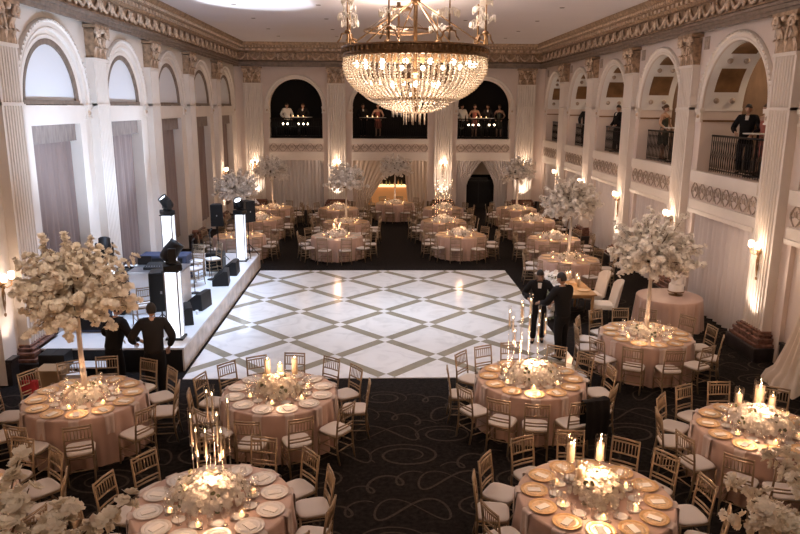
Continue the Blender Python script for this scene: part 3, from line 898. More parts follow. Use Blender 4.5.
# ---------- blossoms
def blossom(mb, p, d, r, mi=0, npet=5):
    d = Vector(d).normalized(); a = d.orthogonal().normalized(); b = d.cross(a)
    p = Vector(p); ph = U(0, 6); vs = [p]; fs = []
    for k in range(npet):
        t = ph + 2 * pi * k / npet
        e = a * cos(t) + b * sin(t); f = a * cos(t + pi / 2) + b * sin(t + pi / 2)
        cup = U(.25, .7)
        L = U(.88, 1.06)
        q0 = p + e * r * .50 - f * r * .44 + d * r * cup * .30
        q1 = p + e * r * L * .92 - f * r * .30 + d * r * cup * .80
        q2 = p + e * r * L * .92 + f * r * .30 + d * r * cup * .80
        q3 = p + e * r * .50 + f * r * .44 + d * r * cup * .30
        o = len(vs); vs += [q0, q1, q2, q3]; fs.append((0, o, o + 1, o + 2)); fs.append((0, o + 2, o + 3))
    mb.add(vs, fs, mi, False)
def puff(mb, p, d, r, mi=0, layers=3):
    """a full flower head: nested rings of petals"""
    d = Vector(d).normalized()
    for i in range(layers):
        s = 1 - .26 * i
        blossom(mb, Vector(p) + d * r * (.22 * i), d + Vector((U(-.2, .2), U(-.2, .2), U(-.2, .2))), r * s, mi, 5 if i < 2 else 4)
def crown(seed, zc, rx, rz, nbr, per, size, petal, spread=1.0):
    """blossom tree crown about (0,0,zc); returns branch and blossom builders"""
    random.seed(seed); br = MB(); bl = MB()
    for k in range(nbr):
        u = (k + .5) / nbr; ph = k * 2.399963 + U(-.25, .25)
        cz = 1 - 1.62 * u; sz = (max(0, 1 - cz * cz)) ** .5
        d = Vector((sz * cos(ph), sz * sin(ph), cz))
        L = U(.78, 1.0) if rnd() < .78 else U(1.0, 1.24)
        tip = Vector((d.x * rx * L, d.y * rx * L, zc + d.z * rz * L))
        if d.z < 0: tip.z += .12 * rx * rnd()
        start = Vector((0, 0, zc - .42 * rz))
        mid = start.lerp(tip, .5) + Vector((0, 0, .16 * rz))
        pts = [start.lerp(mid, t / 3) if t < 3 else mid.lerp(tip, (t - 3) / 3) for t in range(7)]
        br.tube(pts, [.018, .015, .012, .010, .008, .006, .004], 4)
        m = int(per * U(.8, 1.2))
        for j in range(m):
            t = .34 + .66 * (j + rnd()) / m
            q = start.lerp(mid, t * 2) if t < .5 else mid.lerp(tip, (t - .5) * 2)
            w = .13 * rx * (1.15 - .75 * t) * spread
            off = Vector((U(-1, 1), U(-1, 1), U(-1, 1))); off = off / max(off.length, .3) * U(.15, 1) * w
            out = (q + off - Vector((0, 0, zc - .2))).normalized() + off.normalized() * .9 + Vector((0, 0, .25))
            puff(bl, q + off, out, size * U(.7, 1.25), 0, 3)
    return br, bl
def mk_tree(seed, petal, zc=1.66, rx=.86, rz=.84, nbr=84, per=24, size=.062):
    def f():
        t = thing('blossom_tree', 'x', 'centrepiece')
        mb = MB(); mb.lathe([(0, 0), (.14, 0), (.14, .015), (.06, .03), (.05, .03)], 18); obj('base', mb, ['trunk'], t)
        mb = MB(); mb.tube([(0, 0, .02), (.006, .004, .35), (-.004, .0, .7), (0, 0, zc - .40 * rz)], [.048, .043, .038, .036], 10); obj('trunk', mb, ['trunk'], t)
        br, bl = crown(seed, zc, rx, rz, nbr, per, size, petal)
        obj('branches', br, ['bark'], t); obj('blossoms', bl, [petal], t)
        return t
    return f
def mk_low(seed, rx, ry, h, n, petal, size=.055):
    def f():
        random.seed(seed); t = thing('flower_arrangement', 'x', 'flowers')
        mb = MB(); lf = MB(); mb.lathe([(0, .0), (rx * .62, .005), (rx * .7, h * .4), (rx * .45, h * .72), (0, h * .8)], 18, mi=0, smooth=True)
        for k in range(n):
            u = (k + .5) / n; cz = 1 - u * 1.02; ph = k * 2.399963; sz = (max(0, 1 - cz * cz)) ** .5
            j = U(.86, 1.14)
            p = (rx * sz * cos(ph) * j, ry * sz * sin(ph) * j, max(.03, h * cz * j + .03))
            d = (sz * cos(ph), sz * sin(ph), cz + .35)
            puff(mb, p, d, size * U(.75, 1.3), 0, 3)
            if k % 11 == 0:
                q = Vector(p) + Vector(d) * .01
                blossom(lf, q, (d[0], d[1], .2), size * 1.3, 0, 3)
        obj('blossoms', mb, [petal], t); obj('leaves', lf, ['leaf'], t)
        return t
    return f

# ------------------------------------------------------------------ lay the tables
WARM = (1.0, 0.57, 0.32)
chair_n = {}
def clockwise(angs):
    """angles (deg) ordered clockwise seen from above, starting with the one nearest the camera (-90)"""
    return sorted(angs, key=lambda a: ((-90 - a) % 360) if ((-90 - a) % 360) < 352 else ((-90 - a) % 360) - 360)
GRP = {}
def lay(key, x, y, desc, angs, plates='plategold', near=True, rt=.915, votives=6, power=14.0, cards=True, flowers_r=.42):
    where = 'on the ' + desc; at = 'at the ' + desc
    place('table', mk_table, (x, y, 0), 0, 'round banquet table hidden under the cloth of the ' + desc)
    random.seed(hash(key) % 1000 if False else sum(ord(ch) for ch in key) * 13)
    o = obj('tablecloth', cloth_mesh(rt, sum(ord(ch) for ch in key)), ['cloth'], None, (x, y, 0))
    tag(o, 'champagne satin floor-length cloth of the ' + desc, 'tablecloth', 'champagne tablecloths')
    order = clockwise(angs)
    for i, a in enumerate(order):
        jr = R(a + U(-1.5, 1.5)); rr = U(1.165, 1.215)
        place('chair', mk_chair, (x + rr * cos(jr), y + rr * sin(jr), 0), jr + pi / 2 + R(U(-5, 5)),
              'gold chair %s, %s clockwise from the camera' % (at, ORD[i] if i else 'first'), 'chairs ' + at)
    n = 12 if near else 10
    pa = [order[0] + 360.0 / n * -i for i in range(n)]
    for i, a in enumerate(pa):
        t = R(a); ca, sa = cos(t), sin(t)
        on = ORD[i] if i else 'first'
        if near:
            pr = rt - .20; px, py = x + pr * ca, y + pr * sa
            place('charger' + plates, mk_charger(plates), (px, py, ZT + .005), t, '%s charger plate %s, %s clockwise from camera' % ('gold' if plates == 'plategold' else 'silver', where, on), 'charger plates ' + where)
            place('napkin', mk_napkin, (x + (rt + .0) * ca, y + (rt + .0) * sa, ZT + .0005), t - pi / 2, 'blush napkin hanging %s, %s clockwise' % (where, on), 'napkins ' + where)
            if cards: place('card', mk_card, (px, py, ZT + .0135), t + pi / 2 + U(-.25, .25), 'white menu card on plate, %s, %s clockwise' % (where, on), 'menu cards ' + where)
            g = t + R(11.5); gr = rt - .40
            place('wine', mk_wine, (x + gr * cos(g), y + gr * sin(g), ZT + .001), U(0, 6), 'stemmed wine glass %s, %s clockwise' % (where, on), 'wine glasses ' + where)
            g = t + R(-7); gr = rt - .45
            place('water', mk_water, (x + gr * cos(g), y + gr * sin(g), ZT + .001), 0, 'short water glass %s, %s clockwise' % (where, on), 'water glasses ' + where)
            g = t + R(15); gr = rt - .20
            g2 = t + R(3); gr = rt - .485 + .06
            place('side', mk_side, (x + (rt - .455) * cos(g2), y + (rt - .455) * sin(g2), ZT + .001), 0, 'small white side plate %s, %s clockwise' % (where, on), 'side plates ' + where)
        else:
            pr = rt - .19; px, py = x + pr * ca, y + pr * sa
            place('charger' + plates, mk_charger(plates), (px, py, ZT + .003), t, '%s charger plate %s, %s clockwise' % ('gold' if plates == 'plategold' else 'silver', where, on), 'charger plates ' + where)
            g = t + R(12); gr = rt - .42
            place('wine', mk_wine, (x + gr * cos(g), y + gr * sin(g), ZT + .001), 0, 'stemmed wine glass %s, %s clockwise' % (where, on), 'wine glasses ' + where)
    for i in range(votives):
        a = 2 * pi * (i + .4) / votives; vr = U(.30, .36) if near else .33
        if flowers_r > .3: vr = flowers_r + .06
        place('votive', mk_votive, (x + vr * cos(a), y + vr * sin(a), ZT + .001), 0, 'glowing votive candle %s, %s around flowers' % (where, ORD[i] if i else 'first'), 'votives ' + where)
    lamp('candle_glow', 'POINT', (x, y, ZT + .46), power * (1.25 if near else 1.0), WARM, .10)
def tree_on(key, kind, x, y, label, rz=0):
    place('tree' + kind, {'a': mk_tree(3, 'petalwarm', zc=1.70, rx=.94, rz=.92), 'b': mk_tree(5, 'petal'), 'd': mk_tree(8, 'petalwarm', zc=1.42, rx=.95, rz=.78, nbr=46, per=34, size=.058), 'c': mk_tree(11, 'petalwhite', rx=.80, rz=.74, nbr=64, per=20)}[kind], (x, y, ZT + .002), rz, label)

A_, B_, C_, D_, E_, F_, G_, H_ = (-4.81, 10.54), (-5.34, 7.45), (-1.76, 10.67), (-2.09, 7.42), (2.45, 11.2), (2.42, 7.46), (5.38, 9.22), (5.33, 13.55)
lay('A', *A_, 'blossom tree table before the stage', [150, 124, 96, 66, 36, 5, -34, -72, -108, -143, 181], 'plategold')
lay('B', *B_, 'table cut by the left edge', [75, 45, 15, -15], 'plategold', votives=3)
lay('C', *C_, 'hydrangea table by the dance floor', [139, 113, 86, 59, 30, 1, -36, -71, -103, -134, -165, 166], 'plateglass')
lay('D', *D_, 'front table with glass taper candles', [104, 73, 44, 18, -12, -42, 166, 196, 138], 'plateglass')
lay('E', *E_, 'table below the tall glass tubes', [141, 118, 94, 57, 35, 6, -32, -68, -97, -124, -149, 176], 'plategold', power=30)
lay('F', *F_, 'front table with two pillar candles', [148, 117, 87, 58, 32, 3, -25, 172, 198], 'plategold', power=26)
lay('G', *G_, 'pillar candle table at right edge', [168, 142, 115, 88, 52, 20, -158, -130, -104, -76], 'plategold', power=26)
lay('H', *H_, 'blossom tree table near the cake', [118, 93, 69, 148, 176, -150, -120, -91, -59, -28, 2, 32], 'plategold')
far = [
 ('I', -1.63, 24.8, 'low flower table behind floor left', 'plateglass'), ('J', 2.84, 25.0, 'low flower table behind floor right', 'plategold'),
 ('K', -1.43, 27.95, 'middle row blossom tree table', 'plategold'), ('L', 2.51, 28.1, 'middle row crystal candle table', 'plategold'),
 ('M', -1.95, 31.7, 'left centre table of the back row', 'plategold'), ('N', 2.83, 31.8, 'right centre table of the back row', 'plategold'),
 ('O', 0.66, 33.6, 'blossom tree table before the bar', 'plategold'), ('P', -5.1, 24.8, 'tree table behind the stage speakers', 'plategold'),
 ('Q', -5.0, 28.65, 'low flower table along the left wall', 'plategold'), ('R', -4.95, 32.0, 'corner tree table at back left', 'plategold'),
 ('S', 5.7, 20.9, 'blossom tree table beside dance floor', 'plategold'), ('T', 6.08, 24.3, 'low flower table along the right wall', 'plategold'),
 ('U', 6.2, 28.4, 'farther flower table along right wall', 'plategold'), ('V', 6.2, 31.8, 'corner tree table at back right', 'plategold')]
for k, x, y, d, p in far:
    lay(k, x, y, d, [-90 + 36 * i + (ord(k) % 5) * 6 for i in range(10)], p, False, votives=5, power=11)
# two tables below the frame that carry the foreground trees
for k, x, y, d in (('X', -2.72, 4.02, 'table under the lower left blossoms'), ('Y', 3.40, 4.42, 'table under the lower right blossoms')):
    place('table', mk_table, (x, y, 0), 0, 'round banquet table carrying the ' + ('lower left' if x < 0 else 'lower right') + ' foreground blossom tree')
    tag(obj('tablecloth', cloth_mesh(.915, ord(k)), ['cloth'], None, (x, y, 0)), 'champagne cloth of the ' + d, 'tablecloth', 'champagne tablecloths')
    lamp('candle_glow', 'POINT', (x, y, ZT + .5), 12, WARM, .14)

tree_on('A', 'a', *A_, 'tall peach-lit blossom tree on the table before the stage')
tree_on('H', 'b', *H_, 'tall ivory blossom tree on the table near the cake', 1.0)
tree_on('S', 'b', 5.7, 20.9, 'tall white blossom tree right of the dance floor', 2.1)
tree_on('P', 'c', -5.1, 24.8, 'white blossom tree rising behind the stage speakers', .4)
tree_on('R', 'c', -4.95, 32.0, 'blossom tree in the back left corner beside a wall sconce', 1.4)
tree_on('K', 'c', -1.43, 27.95, 'white blossom tree on the middle row table left of centre', 2.4)
tree_on('O', 'c', .66, 33.6, 'pale blossom tree standing before the glowing bar', 3.3)
tree_on('V', 'c', 6.2, 31.8, 'blossom tree in the back right corner beside a wall sconce', 4.4)
tree_on('X', 'd', -2.72, 4.02, 'foreground peach blossom tree cut by the lower left edge', 2.2)
tree_on('Y', 'd', 3.40, 4.42, 'foreground peach blossom tree cut by the lower right edge', 5.0)

# low arrangements
def low(kind, x, y, label, rz=0):
    place('low' + kind, {'big': mk_low(21, .42, .34, .24, 120, 'petal'), 'hyd': mk_low(22, .32, .26, .24, 80, 'petalwarm', .06), 'far': mk_low(23, .36, .33, .20, 64, 'petal', .062),
                         'ring': mk_low(24, .30, .30, .12, 60, 'petalwarm', .055)}[kind], (x, y, ZT + .002), rz, label)
low('big', D_[0] - .05, D_[1] + .08, 'dense mound of ivory flowers around the glass taper candles')
low('big', E_[0] + .05, E_[1], 'bright mound of ivory flowers below the tall glass tubes', .4)
low('hyd', C_[0] - .02, C_[1] - .03, 'peach hydrangea mound below three pillar candles')
low('hyd', F_[0] + .03, F_[1] + .05, 'ivory flower mound between the front pillar candles', 1.4)
low('big', G_[0] + .02, G_[1] + .05, 'ivory flower mound on the table at the right edge', 2.2)
low('ring', A_[0], A_[1], 'low ring of peach flowers around the trunk before the stage')
low('ring', H_[0], H_[1], 'low ring of flowers around the trunk near the cake', 1)
for k, x, y, d, p in far:
    if k in 'IJLMNQTU': low('far', x, y, 'low ivory flower mound on the ' + d, ord(k))
    else: low('ring', x, y, 'low ring of flowers around the trunk on the ' + d, ord(k))

# pillar candles
def pil(kind, x, y, label, group=None):
    h, s, tb = {'tall': (.22, .30, True), 'mid': (.19, .16, True), 'bare': (.27, .20, False), 'bareS': (.20, .18, False), 'fat': (.28, .20, True)}[kind]
    place('pillar' + kind, mk_pillar(h, s, tb, {'fat': .068, 'bare': .048, 'bareS': .046}.get(kind, .047)), (x, y, ZT + .002), 0, label, group)
for kind, dx, dy, lb in (('bare', -.22, .25, 'left and lower of the tall pair'), ('bare', .22, .30, 'tallest and rightmost'), ('bareS', -.02, .28, 'short one in the middle')):
    pil(kind, C_[0] + dx, C_[1] + dy, 'white pillar candle above the hydrangea mound, ' + lb)
for kind, dx, dy, lb in (('tall', -.23, .32, 'back left'), ('tall', .14, .34, 'back right'), ('mid', -.17, .06, 'lower one in front')):
    pil(kind, F_[0] + dx, F_[1] + dy, 'lit pillar candle in a glass cylinder on the front table, ' + lb)
for kind, dx, dy, lb in (('fat', .17, .42, 'thickest and tallest'), ('mid', -.13, .44, 'slim one beside the thick candle'), ('mid', .33, .34, 'behind the flowers at the edge')):
    pil(kind, G_[0] + dx, G_[1] + dy, 'lit pillar candle on the table at the right edge, ' + lb)
for dx, lb in ((-.12, 'left one'), (.10, 'right one')): pil('bareS', -1.63 + dx, 24.95, 'white pillar candle on the low flower table left behind the dance floor, ' + lb)
# glass taper candles
def tap(stem, h, x, y, label, group=None):
    k = 'taper%.2f_%.2f' % (stem, h)
    place(k, mk_taper(stem, h), (x, y, ZT + .002), 0, label, group)
dt = [(-.26, .10, .64, .34), (-.15, -.02, .56, .30), (-.06, .30, .86, .34), (.06, .18, .92, .30), (.00, -.04, .56, .30), (.16, .05, .68, .34), (.29, .20, .78, .34), (.24, -.05, .54, .32)]
for i, (dx, dy, st, h) in enumerate(dt):
    tap(st, h, D_[0] - .06 + dx * .75, D_[1] + .10 + dy, 'slim taper candle in a glass tube, front left table, %s from the left' % (ORD[i] if i else 'first'), 'glass taper candles of the front table')
et = [(-.30, .12, .86, .24), (-.20, .30, .70, .24), (-.12, .02, 1.06, .24), (-.05, .24, .92, .26), (.04, .08, .78, .24), (.10, .32, 1.02, .24), (.18, .00, .64, .26), (.24, .22, .84, .24), (-.24, -.08, .58, .24), (.32, .10, .72, .24)]
for i, (dx, dy, st, h) in enumerate(et):
    tap(st, h, E_[0] - .06 + dx, E_[1] + .12 + dy, 'tall glass tube candle above the bright flower mound, %s one' % (ORD[i] if i else 'first'), 'tall glass tubes above the bright flower mound')
for i in range(7):
    tap([.86, 1.06, .70][i % 3], .24, 2.35 + .10 * i * (1 if i % 2 else -1) * .5 + .1, 28.0 + .08 * (i % 3), 'slender crystal tube candle on the middle row crystal table', 'crystal tubes on the middle row')
for i in range(8):
    tap([.84, 1.02, .72][i % 3], .24, 2.83 + .11 * (i - 3.5), 31.75 + .1 * (i % 3), 'slender crystal tube candle on the right centre back row table', 'crystal tubes on the back row')

# ================================================================== PLAIN CAKE TABLE, SWEETHEART TABLE
def mk_cloth2():
    return cloth_mesh(.78, 77)
cx, cy = 7.05, 16.55
ct = place('table', mk_table, (cx, cy, 0), 0, 'round cake table hidden under its plain cloth'); ct.scale = (.84, .84, 1)
tag(obj('tablecloth', mk_cloth2(), ['cloth'], None, (cx, cy, 0)), 'plain champagne cloth of the bare cake table by the right wall', 'tablecloth', 'champagne tablecloths')
mb = MB(); mb.lathe([(0, 0), (.17, 0), (.17, .012), (.04, .02), (.035, .07), (.20, .085), (.20, .10), (0, .10)], 24)
tag(obj('cake_stand', mb, ['brass'], None, (cx + .20, cy + .10, ZT + .002)), 'low metal stand under the wedding cake by the right wall', 'cake stand')
ck = thing('wedding_cake', 'white tiered wedding cake on the table by the right wall', 'cake', (cx + .20, cy + .10, ZT + .104))
for r, z0, z1 in ((.18, 0, .17), (.135, .17, .33), (.09, .33, .47)):
    mb = MB(); mb.lathe([(0, z0), (r, z0 + .004), (r + .004, z0 + .02), (r, z0 + .03), (r, z1 - .012), (r - .012, z1 - .002), (0, z1 - .002)], 28)
    obj('tier', mb, ['icing'], ck)
mb = MB(); random.seed(3)
for i in range(26):
    a = i * 2.4; r = .03 + .13 * rnd(); z = .47 if r < .08 else (.33 if r < .13 else .17)
    puff(mb, (r * cos(a), r * sin(a), z + .01), (cos(a) * .4, sin(a) * .4, 1), .030, 0, 2)
obj('sugar_blossoms', mb, ['petalwhite'], ck)

sx, sy = 4.86, 17.5
t = thing('sweetheart_table', 'small rectangular wooden table with white chairs beside the dance floor', 'table', (sx, sy, 0))
mb = MB(); mb.box((0, 0, .755), (.85, 1.7, .04)); mb.box((0, 0, .70), (.74, 1.58, .07)); bevel(obj('table_top', mb, ['wood'], t), .008)
for ax in (-.34, .34):
    for ay in (-.76, .76):
        mb = MB(); mb.lathe([(0, 0), (.028, 0), (.036, .10), (.026, .2), (.042, .5), (.045, .735), (0, .735)], 10, (ax, ay, 0)); obj('leg', mb, ['wood'], t)
def mk_uph():
    t = thing('upholstered_chair', 'x', 'chair')
    mb = MB()
    def fn(s, tt):
        a = (s - .5) * 1.9; r = .30 + .02 * tt
        return (r * sin(a), .02 - r * cos(a) - .10 * tt + .0, .42 + .66 * tt * (1 - .22 * abs(2 * s - 1) ** 3))
    def fo(s, tt):
        a = (s - .5) * 1.9; r = .36 + .02 * tt
        return (r * sin(a), .02 - r * cos(a) - .10 * tt, .40 + .68 * tt * (1 - .22 * abs(2 * s - 1) ** 3))
    mb.grid(fn, 16, 8); mb.grid(fo, 16, 8)
    mb.grid(lambda s, q: tuple(Vector(fn(s, 1)).lerp(Vector(fo(s, 1)), q)), 16, 1)
    for e in (0, 1): mb.grid(lambda s, q, e=e: tuple(Vector(fn(e, s)).lerp(Vector(fo(e, s)), q)), 8, 1)
    obj('backrest', mb, ['linen'], t)
    mb = MB(); mb.box((0, .04, .41), (.50, .50, .14)); bevel(obj('seat', mb, ['linen'], t), .035, 3)
    for ax in (-.21, .21):
        for ay in (-.18, .26):
            mb = MB(); mb.tube([(ax, ay, .35), (ax * 1.06, ay * 1.1, 0)], [.022, .014], 6); obj('leg', mb, ['bark'], t)
    return t
place('uph', mk_uph, (5.58, 17.0, 0), pi / 2 - .1, 'white curved upholstered chair at the sweetheart table, nearer the camera', 'white sweetheart chairs')
place('uph', mk_uph, (5.56, 17.95, 0), pi / 2 + .1, 'white curved upholstered chair at the sweetheart table, farther from camera', 'white sweetheart chairs')
random.seed(31)
fl = thing('flower_garland', 'white flower garland cascading from the sweetheart table to the carpet', 'flowers', (sx - .42, sy - .1, 0))
mb = MB(); lf = MB()
for i in range(330):
    q = rnd()
    if q < .5: p = Vector((U(-.10, .22), U(-.80, .80), .80 + abs(random.gauss(0, .10))))
    else:
        z = U(.05, .85); p = Vector((-.05 - .20 * (1 - z) + U(-.09, .09), U(-.62, .45) + .12 * (1 - z), z))
    puff(mb, p, (U(-1.2, .3), U(-1, .5), U(0, 1)), U(.055, .085), 0, 2)
    if i % 8 == 0: blossom(lf, p, (U(-1, 0), U(-1, 0), .3), .10, 0, 3)
obj('blossoms', mb, ['petalwhite'], fl); obj('leaves', lf, ['leaf'], fl)
for dx, dy, lb in ((.18, .0, 'nearer one'), (.24, .35, 'farther one'), (.05, .62, 'beside the garland'), (.14, .68, 'at the far end')):
    place('sweetcandle', mk_pillar(.20, 0, True, .036), (sx + dx, sy + dy, .7775), 0, 'lit pillar candle on the sweetheart table, ' + lb)
for dy, lb in ((-.42, 'nearer to the camera'), (.36, 'farther from the camera')):
    place('chargerplategold', mk_charger('plategold'), (sx + .20, sy + dy, .7775), 0, 'gold charger plate on the sweetheart table, ' + lb)
lamp('candle_glow', 'POINT', (sx + .1, sy + .2, 1.35), 10, WARM, .12)

# black jacket over a chair back, red bag, box
def jacket_cloth():
    mb = MB()
    def fn(s, t):
        x = (s - .5) * .46; y = -.262 - .030 * sin(t * 3) + .012 * sin(s * 19); return (x, y - .03, .955 - .62 * t + .012 * sin(s * 6))
    def fb(s, t):
        x = (s - .5) * .44; return (x, -.205 + .02 * sin(t * 3) + .01 * sin(s * 15) + .028, .955 - .40 * t)
    mb.grid(fn, 14, 10); mb.grid(fb, 14, 6); mb.grid(lambda s, q: tuple(Vector(fn(s, 0)).lerp(Vector(fb(s, 0)), q) + Vector((0, 0, .012 * sin(pi * q)))), 14, 3)
    return mb
ja = R(-68); jr = 1.19
o = obj('jacket', jacket_cloth(), ['suit'], None, (E_[0] + .17 + jr * cos(ja), E_[1] + jr * sin(ja), 0)); o.rotation_euler = (0, 0, ja + pi / 2)
tag(o, 'black jacket hung over a chair back at the table below the glass tubes', 'jacket')

# ================================================================== SCONCES
def mk_sconce():
    t = thing('wall_sconce', 'x', 'sconce')          # back plate at y=0, arms towards -Y
    mb = MB()
    mb.tube([(0, -.03, .02), (.02, -.05, -.12), (-.02, -.045, -.30), (.015, -.04, -.46), (0, -.035, -.60)], [.022, .018, .016, .014, .006], 6)
    for sg in (-1, 1): mb.tube([(0, -.04, -.02), (sg * .05, -.05, -.22), (sg * .035, -.045, -.42), (0, -.04, -.56)], .010, 5)
    mb.ball((0, -.04, -.62), .030, 8, 6, 0, (1, .8, 1.4)); mb.ball((0, -.03, -.02), .055, 10, 6, 0, (1, .6, 1.4))
    obj('back_plate', mb, ['brass'], t)
    for sg in (-1, 1):
        mb = MB(); mb.tube([(0, -.04, -.04), (sg * .06, -.10, -.10), (sg * .13, -.15, -.07), (sg * .14, -.16, .02)], .012, 6)
        mb.lathe([(0, 0), (.045, .005), (.05, .02), (.02, .03)], 12, (sg * .14, -.16, .015)); obj('arm', mb, ['brass'], t)
        mb = MB(); mb.lathe([(.035, .0), (.058, .03), (.062, .10), (.05, .15), (.0, .16)], 14, (sg * .14, -.16, .05)); obj('shade', mb, ['shade'], t)
    return t
SC = []
for u, nm in zip(PB, ('far left', 'left of the bar', 'right of the bar', 'far right')):
    SC.append(((u, YB - .20, 2.42), 0, 'two-light brass sconce on the back wall pilaster ' + nm))
for y, nm in zip(PR[1:], ('nearest the camera', 'second from camera', 'third from camera', 'fourth from camera', 'fifth from camera')):
    SC.append(((XR - .20, y, 2.32), -pi / 2, 'two-light brass sconce on the right wall pilaster ' + nm))
SC.append(((XL, 13.05, 2.0), pi / 2, 'two-light brass sconce at the left edge of the left wall'))
SC.append(((XL + .20, PL[5], 2.4), pi / 2, 'two-light brass sconce on the far left wall pilaster'))
for p, rz, lb in SC:
    place('sconce', mk_sconce, p, rz, lb)
    d = Vector((sin(rz), -cos(rz), 0))
    q = Vector(p) + d * .30 + Vector((0, 0, .05))
    lamp('sconce_glow', 'POINT', q, 17 if p[1] > 13.5 else 5, (1.0, .68, .46), .09)
    b = Vector((p[0], p[1], .66)) + d * .34
    lamp('pilaster_uplight', 'SPOT', b, 85 if p[1] > 13.5 else 30, (1.0, .78, .62), .05, Vector((p[0], p[1], 1.9)) + d * .02, R(84), .9)

# ================================================================== CHANDELIERS
def mk_chandelier():
    t = thing('chandelier', 'x', 'chandelier')       # origin at the ring centre; hub and stem above
    mb = MB()
    mb.lathe([(1.15, -.10), (1.19, -.10), (1.20, -.08), (1.18, -.06), (1.18, .03), (1.21, .045), (1.20, .07), (1.15, .07), (1.14, 0), (1.15, -.10)], 72, smooth=False)
    for i in range(72):
        a = 2 * pi * i / 72; mb.ball((1.195 * cos(a), 1.195 * sin(a), 0), .03, 6, 4, 0, (1, 1, 1.3))
    obj('ring', mb, ['brass'], t)
    # bead strings: outer basket, then lower bowl
    mb = MB()
    bx = MB()
    prof = [(1.16, -.11), (1.185, -.21), (1.17, -.32), (1.11, -.45), (1.00, -.58), (.86, -.68), (.74, -.74), (.66, -.77)]
    prof2 = [(.70, -.68), (.60, -.80), (.50, -.88), (.36, -.94), (.20, -.97), (.10, -.98)]
    def along(pr, n):
        L = [0]
        for a, b in zip(pr[:-1], pr[1:]): L.append(L[-1] + hypot(b[0] - a[0], b[1] - a[1]))
        out = []
        for k in range(n):
            d = L[-1] * k / (n - 1)
            for i in range(len(L) - 1):
                if d <= L[i + 1] + 1e-9:
                    f = (d - L[i]) / (L[i + 1] - L[i]); out.append((pr[i][0] + (pr[i + 1][0] - pr[i][0]) * f, pr[i][1] + (pr[i + 1][1] - pr[i][1]) * f)); break
        return out
    for pr, ns, nb, r in ((prof, 72, 21, .0215), (prof2, 38, 11, .020), ([(1.02, -.12), (.80, -.40), (.50, -.66), (.30, -.86)], 20, 15, .018)):
        pts = along(pr, nb)
        for i in range(ns):
            a = 2 * pi * i / ns
            for q, z in pts:
                rr = r * (.72 + .28 * q / pr[0][0])
                bx.ball((q * cos(a), q * sin(a), z), rr, 6, 4, 0)
    o = obj('bead_strings', bx, ['bead'], t); o['kind'] = 'stuff'
    mb = MB()
    mb.lathe([(.64, -.76), (.70, -.75), (.70, -.72), (.64, -.72)], 48); mb.lathe([(0, -1.01), (.10, -.99), (.10, -.96), (0, -.95)], 16)
    obj('lower_ring', mb, ['brass'], t)
    mb = MB()
    for i in range(18):
        a = 2 * pi * i / 18; r = .10 + .08 * (i % 2)
        mb.tube([(r * cos(a), r * sin(a), -.98), (r * cos(a), r * sin(a), -1.12 - .05 * (i % 2))], [.012, .004], 5)
    obj('crystal_fringe', mb, ['bead'], t)
    for i in range(16):
        a = 2 * pi * (i + .5) / 16; mb = MB(); mb.ball((.98 * cos(a), .98 * sin(a), -.20), .045, 8, 6, 0); obj('bulb', mb, ['bulb'], t)
    for i in range(6):
        a = 2 * pi * (i + .5) / 6; mb = MB(); mb.ball((.42 * cos(a), .42 * sin(a), -.52), .05, 8, 6, 0); obj('bulb', mb, ['bulb'], t)
    mb = MB()
    mb.tube([(0, 0, -1.0), (0, 0, 1.90)], .035, 8); mb.ball((0, 0, .80), .08, 10, 6); mb.ball((0, 0, -.3), .07, 10, 6)
    mb.lathe([(0, 1.86), (.34, 1.86), (.36, 1.90), (.34, 1.94), (0, 1.94)], 28); mb.lathe([(0, 1.94), (.06, 1.94), (.06, 2.08), (0, 2.08)], 10)
    obj('stem', mb, ['brass'], t)
    for i in range(6):
        a = 2 * pi * (i + .5) / 6 + .3; mb = MB()
        mb.tube([(1.15 * cos(a), 1.15 * sin(a), .08), (.04 * cos(a), .04 * sin(a), .80)], .012, 5); obj('strut', mb, ['brass'], t)
    mb = MB(); mb.lathe([(.98, 1.26), (1.03, 1.26), (1.03, 1.31), (.98, 1.31), (.98, 1.26)], 56)
    for i in range(4):
        a = pi / 2 * i + .4; mb.tube([(.03 * cos(a), .03 * sin(a), 1.28), (1.0 * cos(a), 1.0 * sin(a), 1.285)], .012, 5); mb.tube([(1.0 * cos(a), 1.0 * sin(a), 1.29), (.06 * cos(a), .06 * sin(a), 1.86)], .007, 4)
    obj('upper_ring', mb, ['brass'], t)
    for i in range(8):      # candelabra of crystal sprays standing on the ring
        a = 2 * pi * (i + .5) / 8 + .0; T = Matrix.Translation((1.175 * cos(a), 1.175 * sin(a), .10)) @ Matrix.Rotation(a, 4, 'Z')
        mb = MB()
        mb.tube([(0, 0, 0), (0, 0, .70)], [.020, .010], 6, T=T); mb.ball((0, 0, .16), .055, 8, 6, 0, (1, 1, .8), T=T); mb.ball((0, 0, .70), .02, 6, 5, T=T)
        for k in range(3):
            b = 2 * pi * k / 3 + pi / 2
            mb.tube([(.02 * cos(b), .02 * sin(b), .15), (.10 * cos(b), .10 * sin(b), .13), (.12 * cos(b), .12 * sin(b), .06), (.17 * cos(b), .17 * sin(b), .0)], .014, 5, T=T)
        sp = obj('candelabrum', mb, ['brass'], t)
        for lv, z, n, rr in ((0, .42, 4, .15), (1, .66, 4, .10)):
            cb = MB()
            for k in range(n):
                b = 2 * pi * k / n + lv * .5
                for m in range(5):
                    e = b + (m - 2) * .22; x, y = rr * cos(e), rr * sin(e)
                    if m == 2: cb.tube([(0, 0, z - .06), (x * .5, y * .5, z + .05), (x, y, z)], .006, 4, T=T)
                    cb.tube([(x * (1.0 - .06 * abs(m - 2)), y, z + .01), (x, y, z - .10 + .02 * abs(m - 2))], [.007, .011], 5, T=T)
            obj('crystal_spray', cb, ['crystal'], sp)
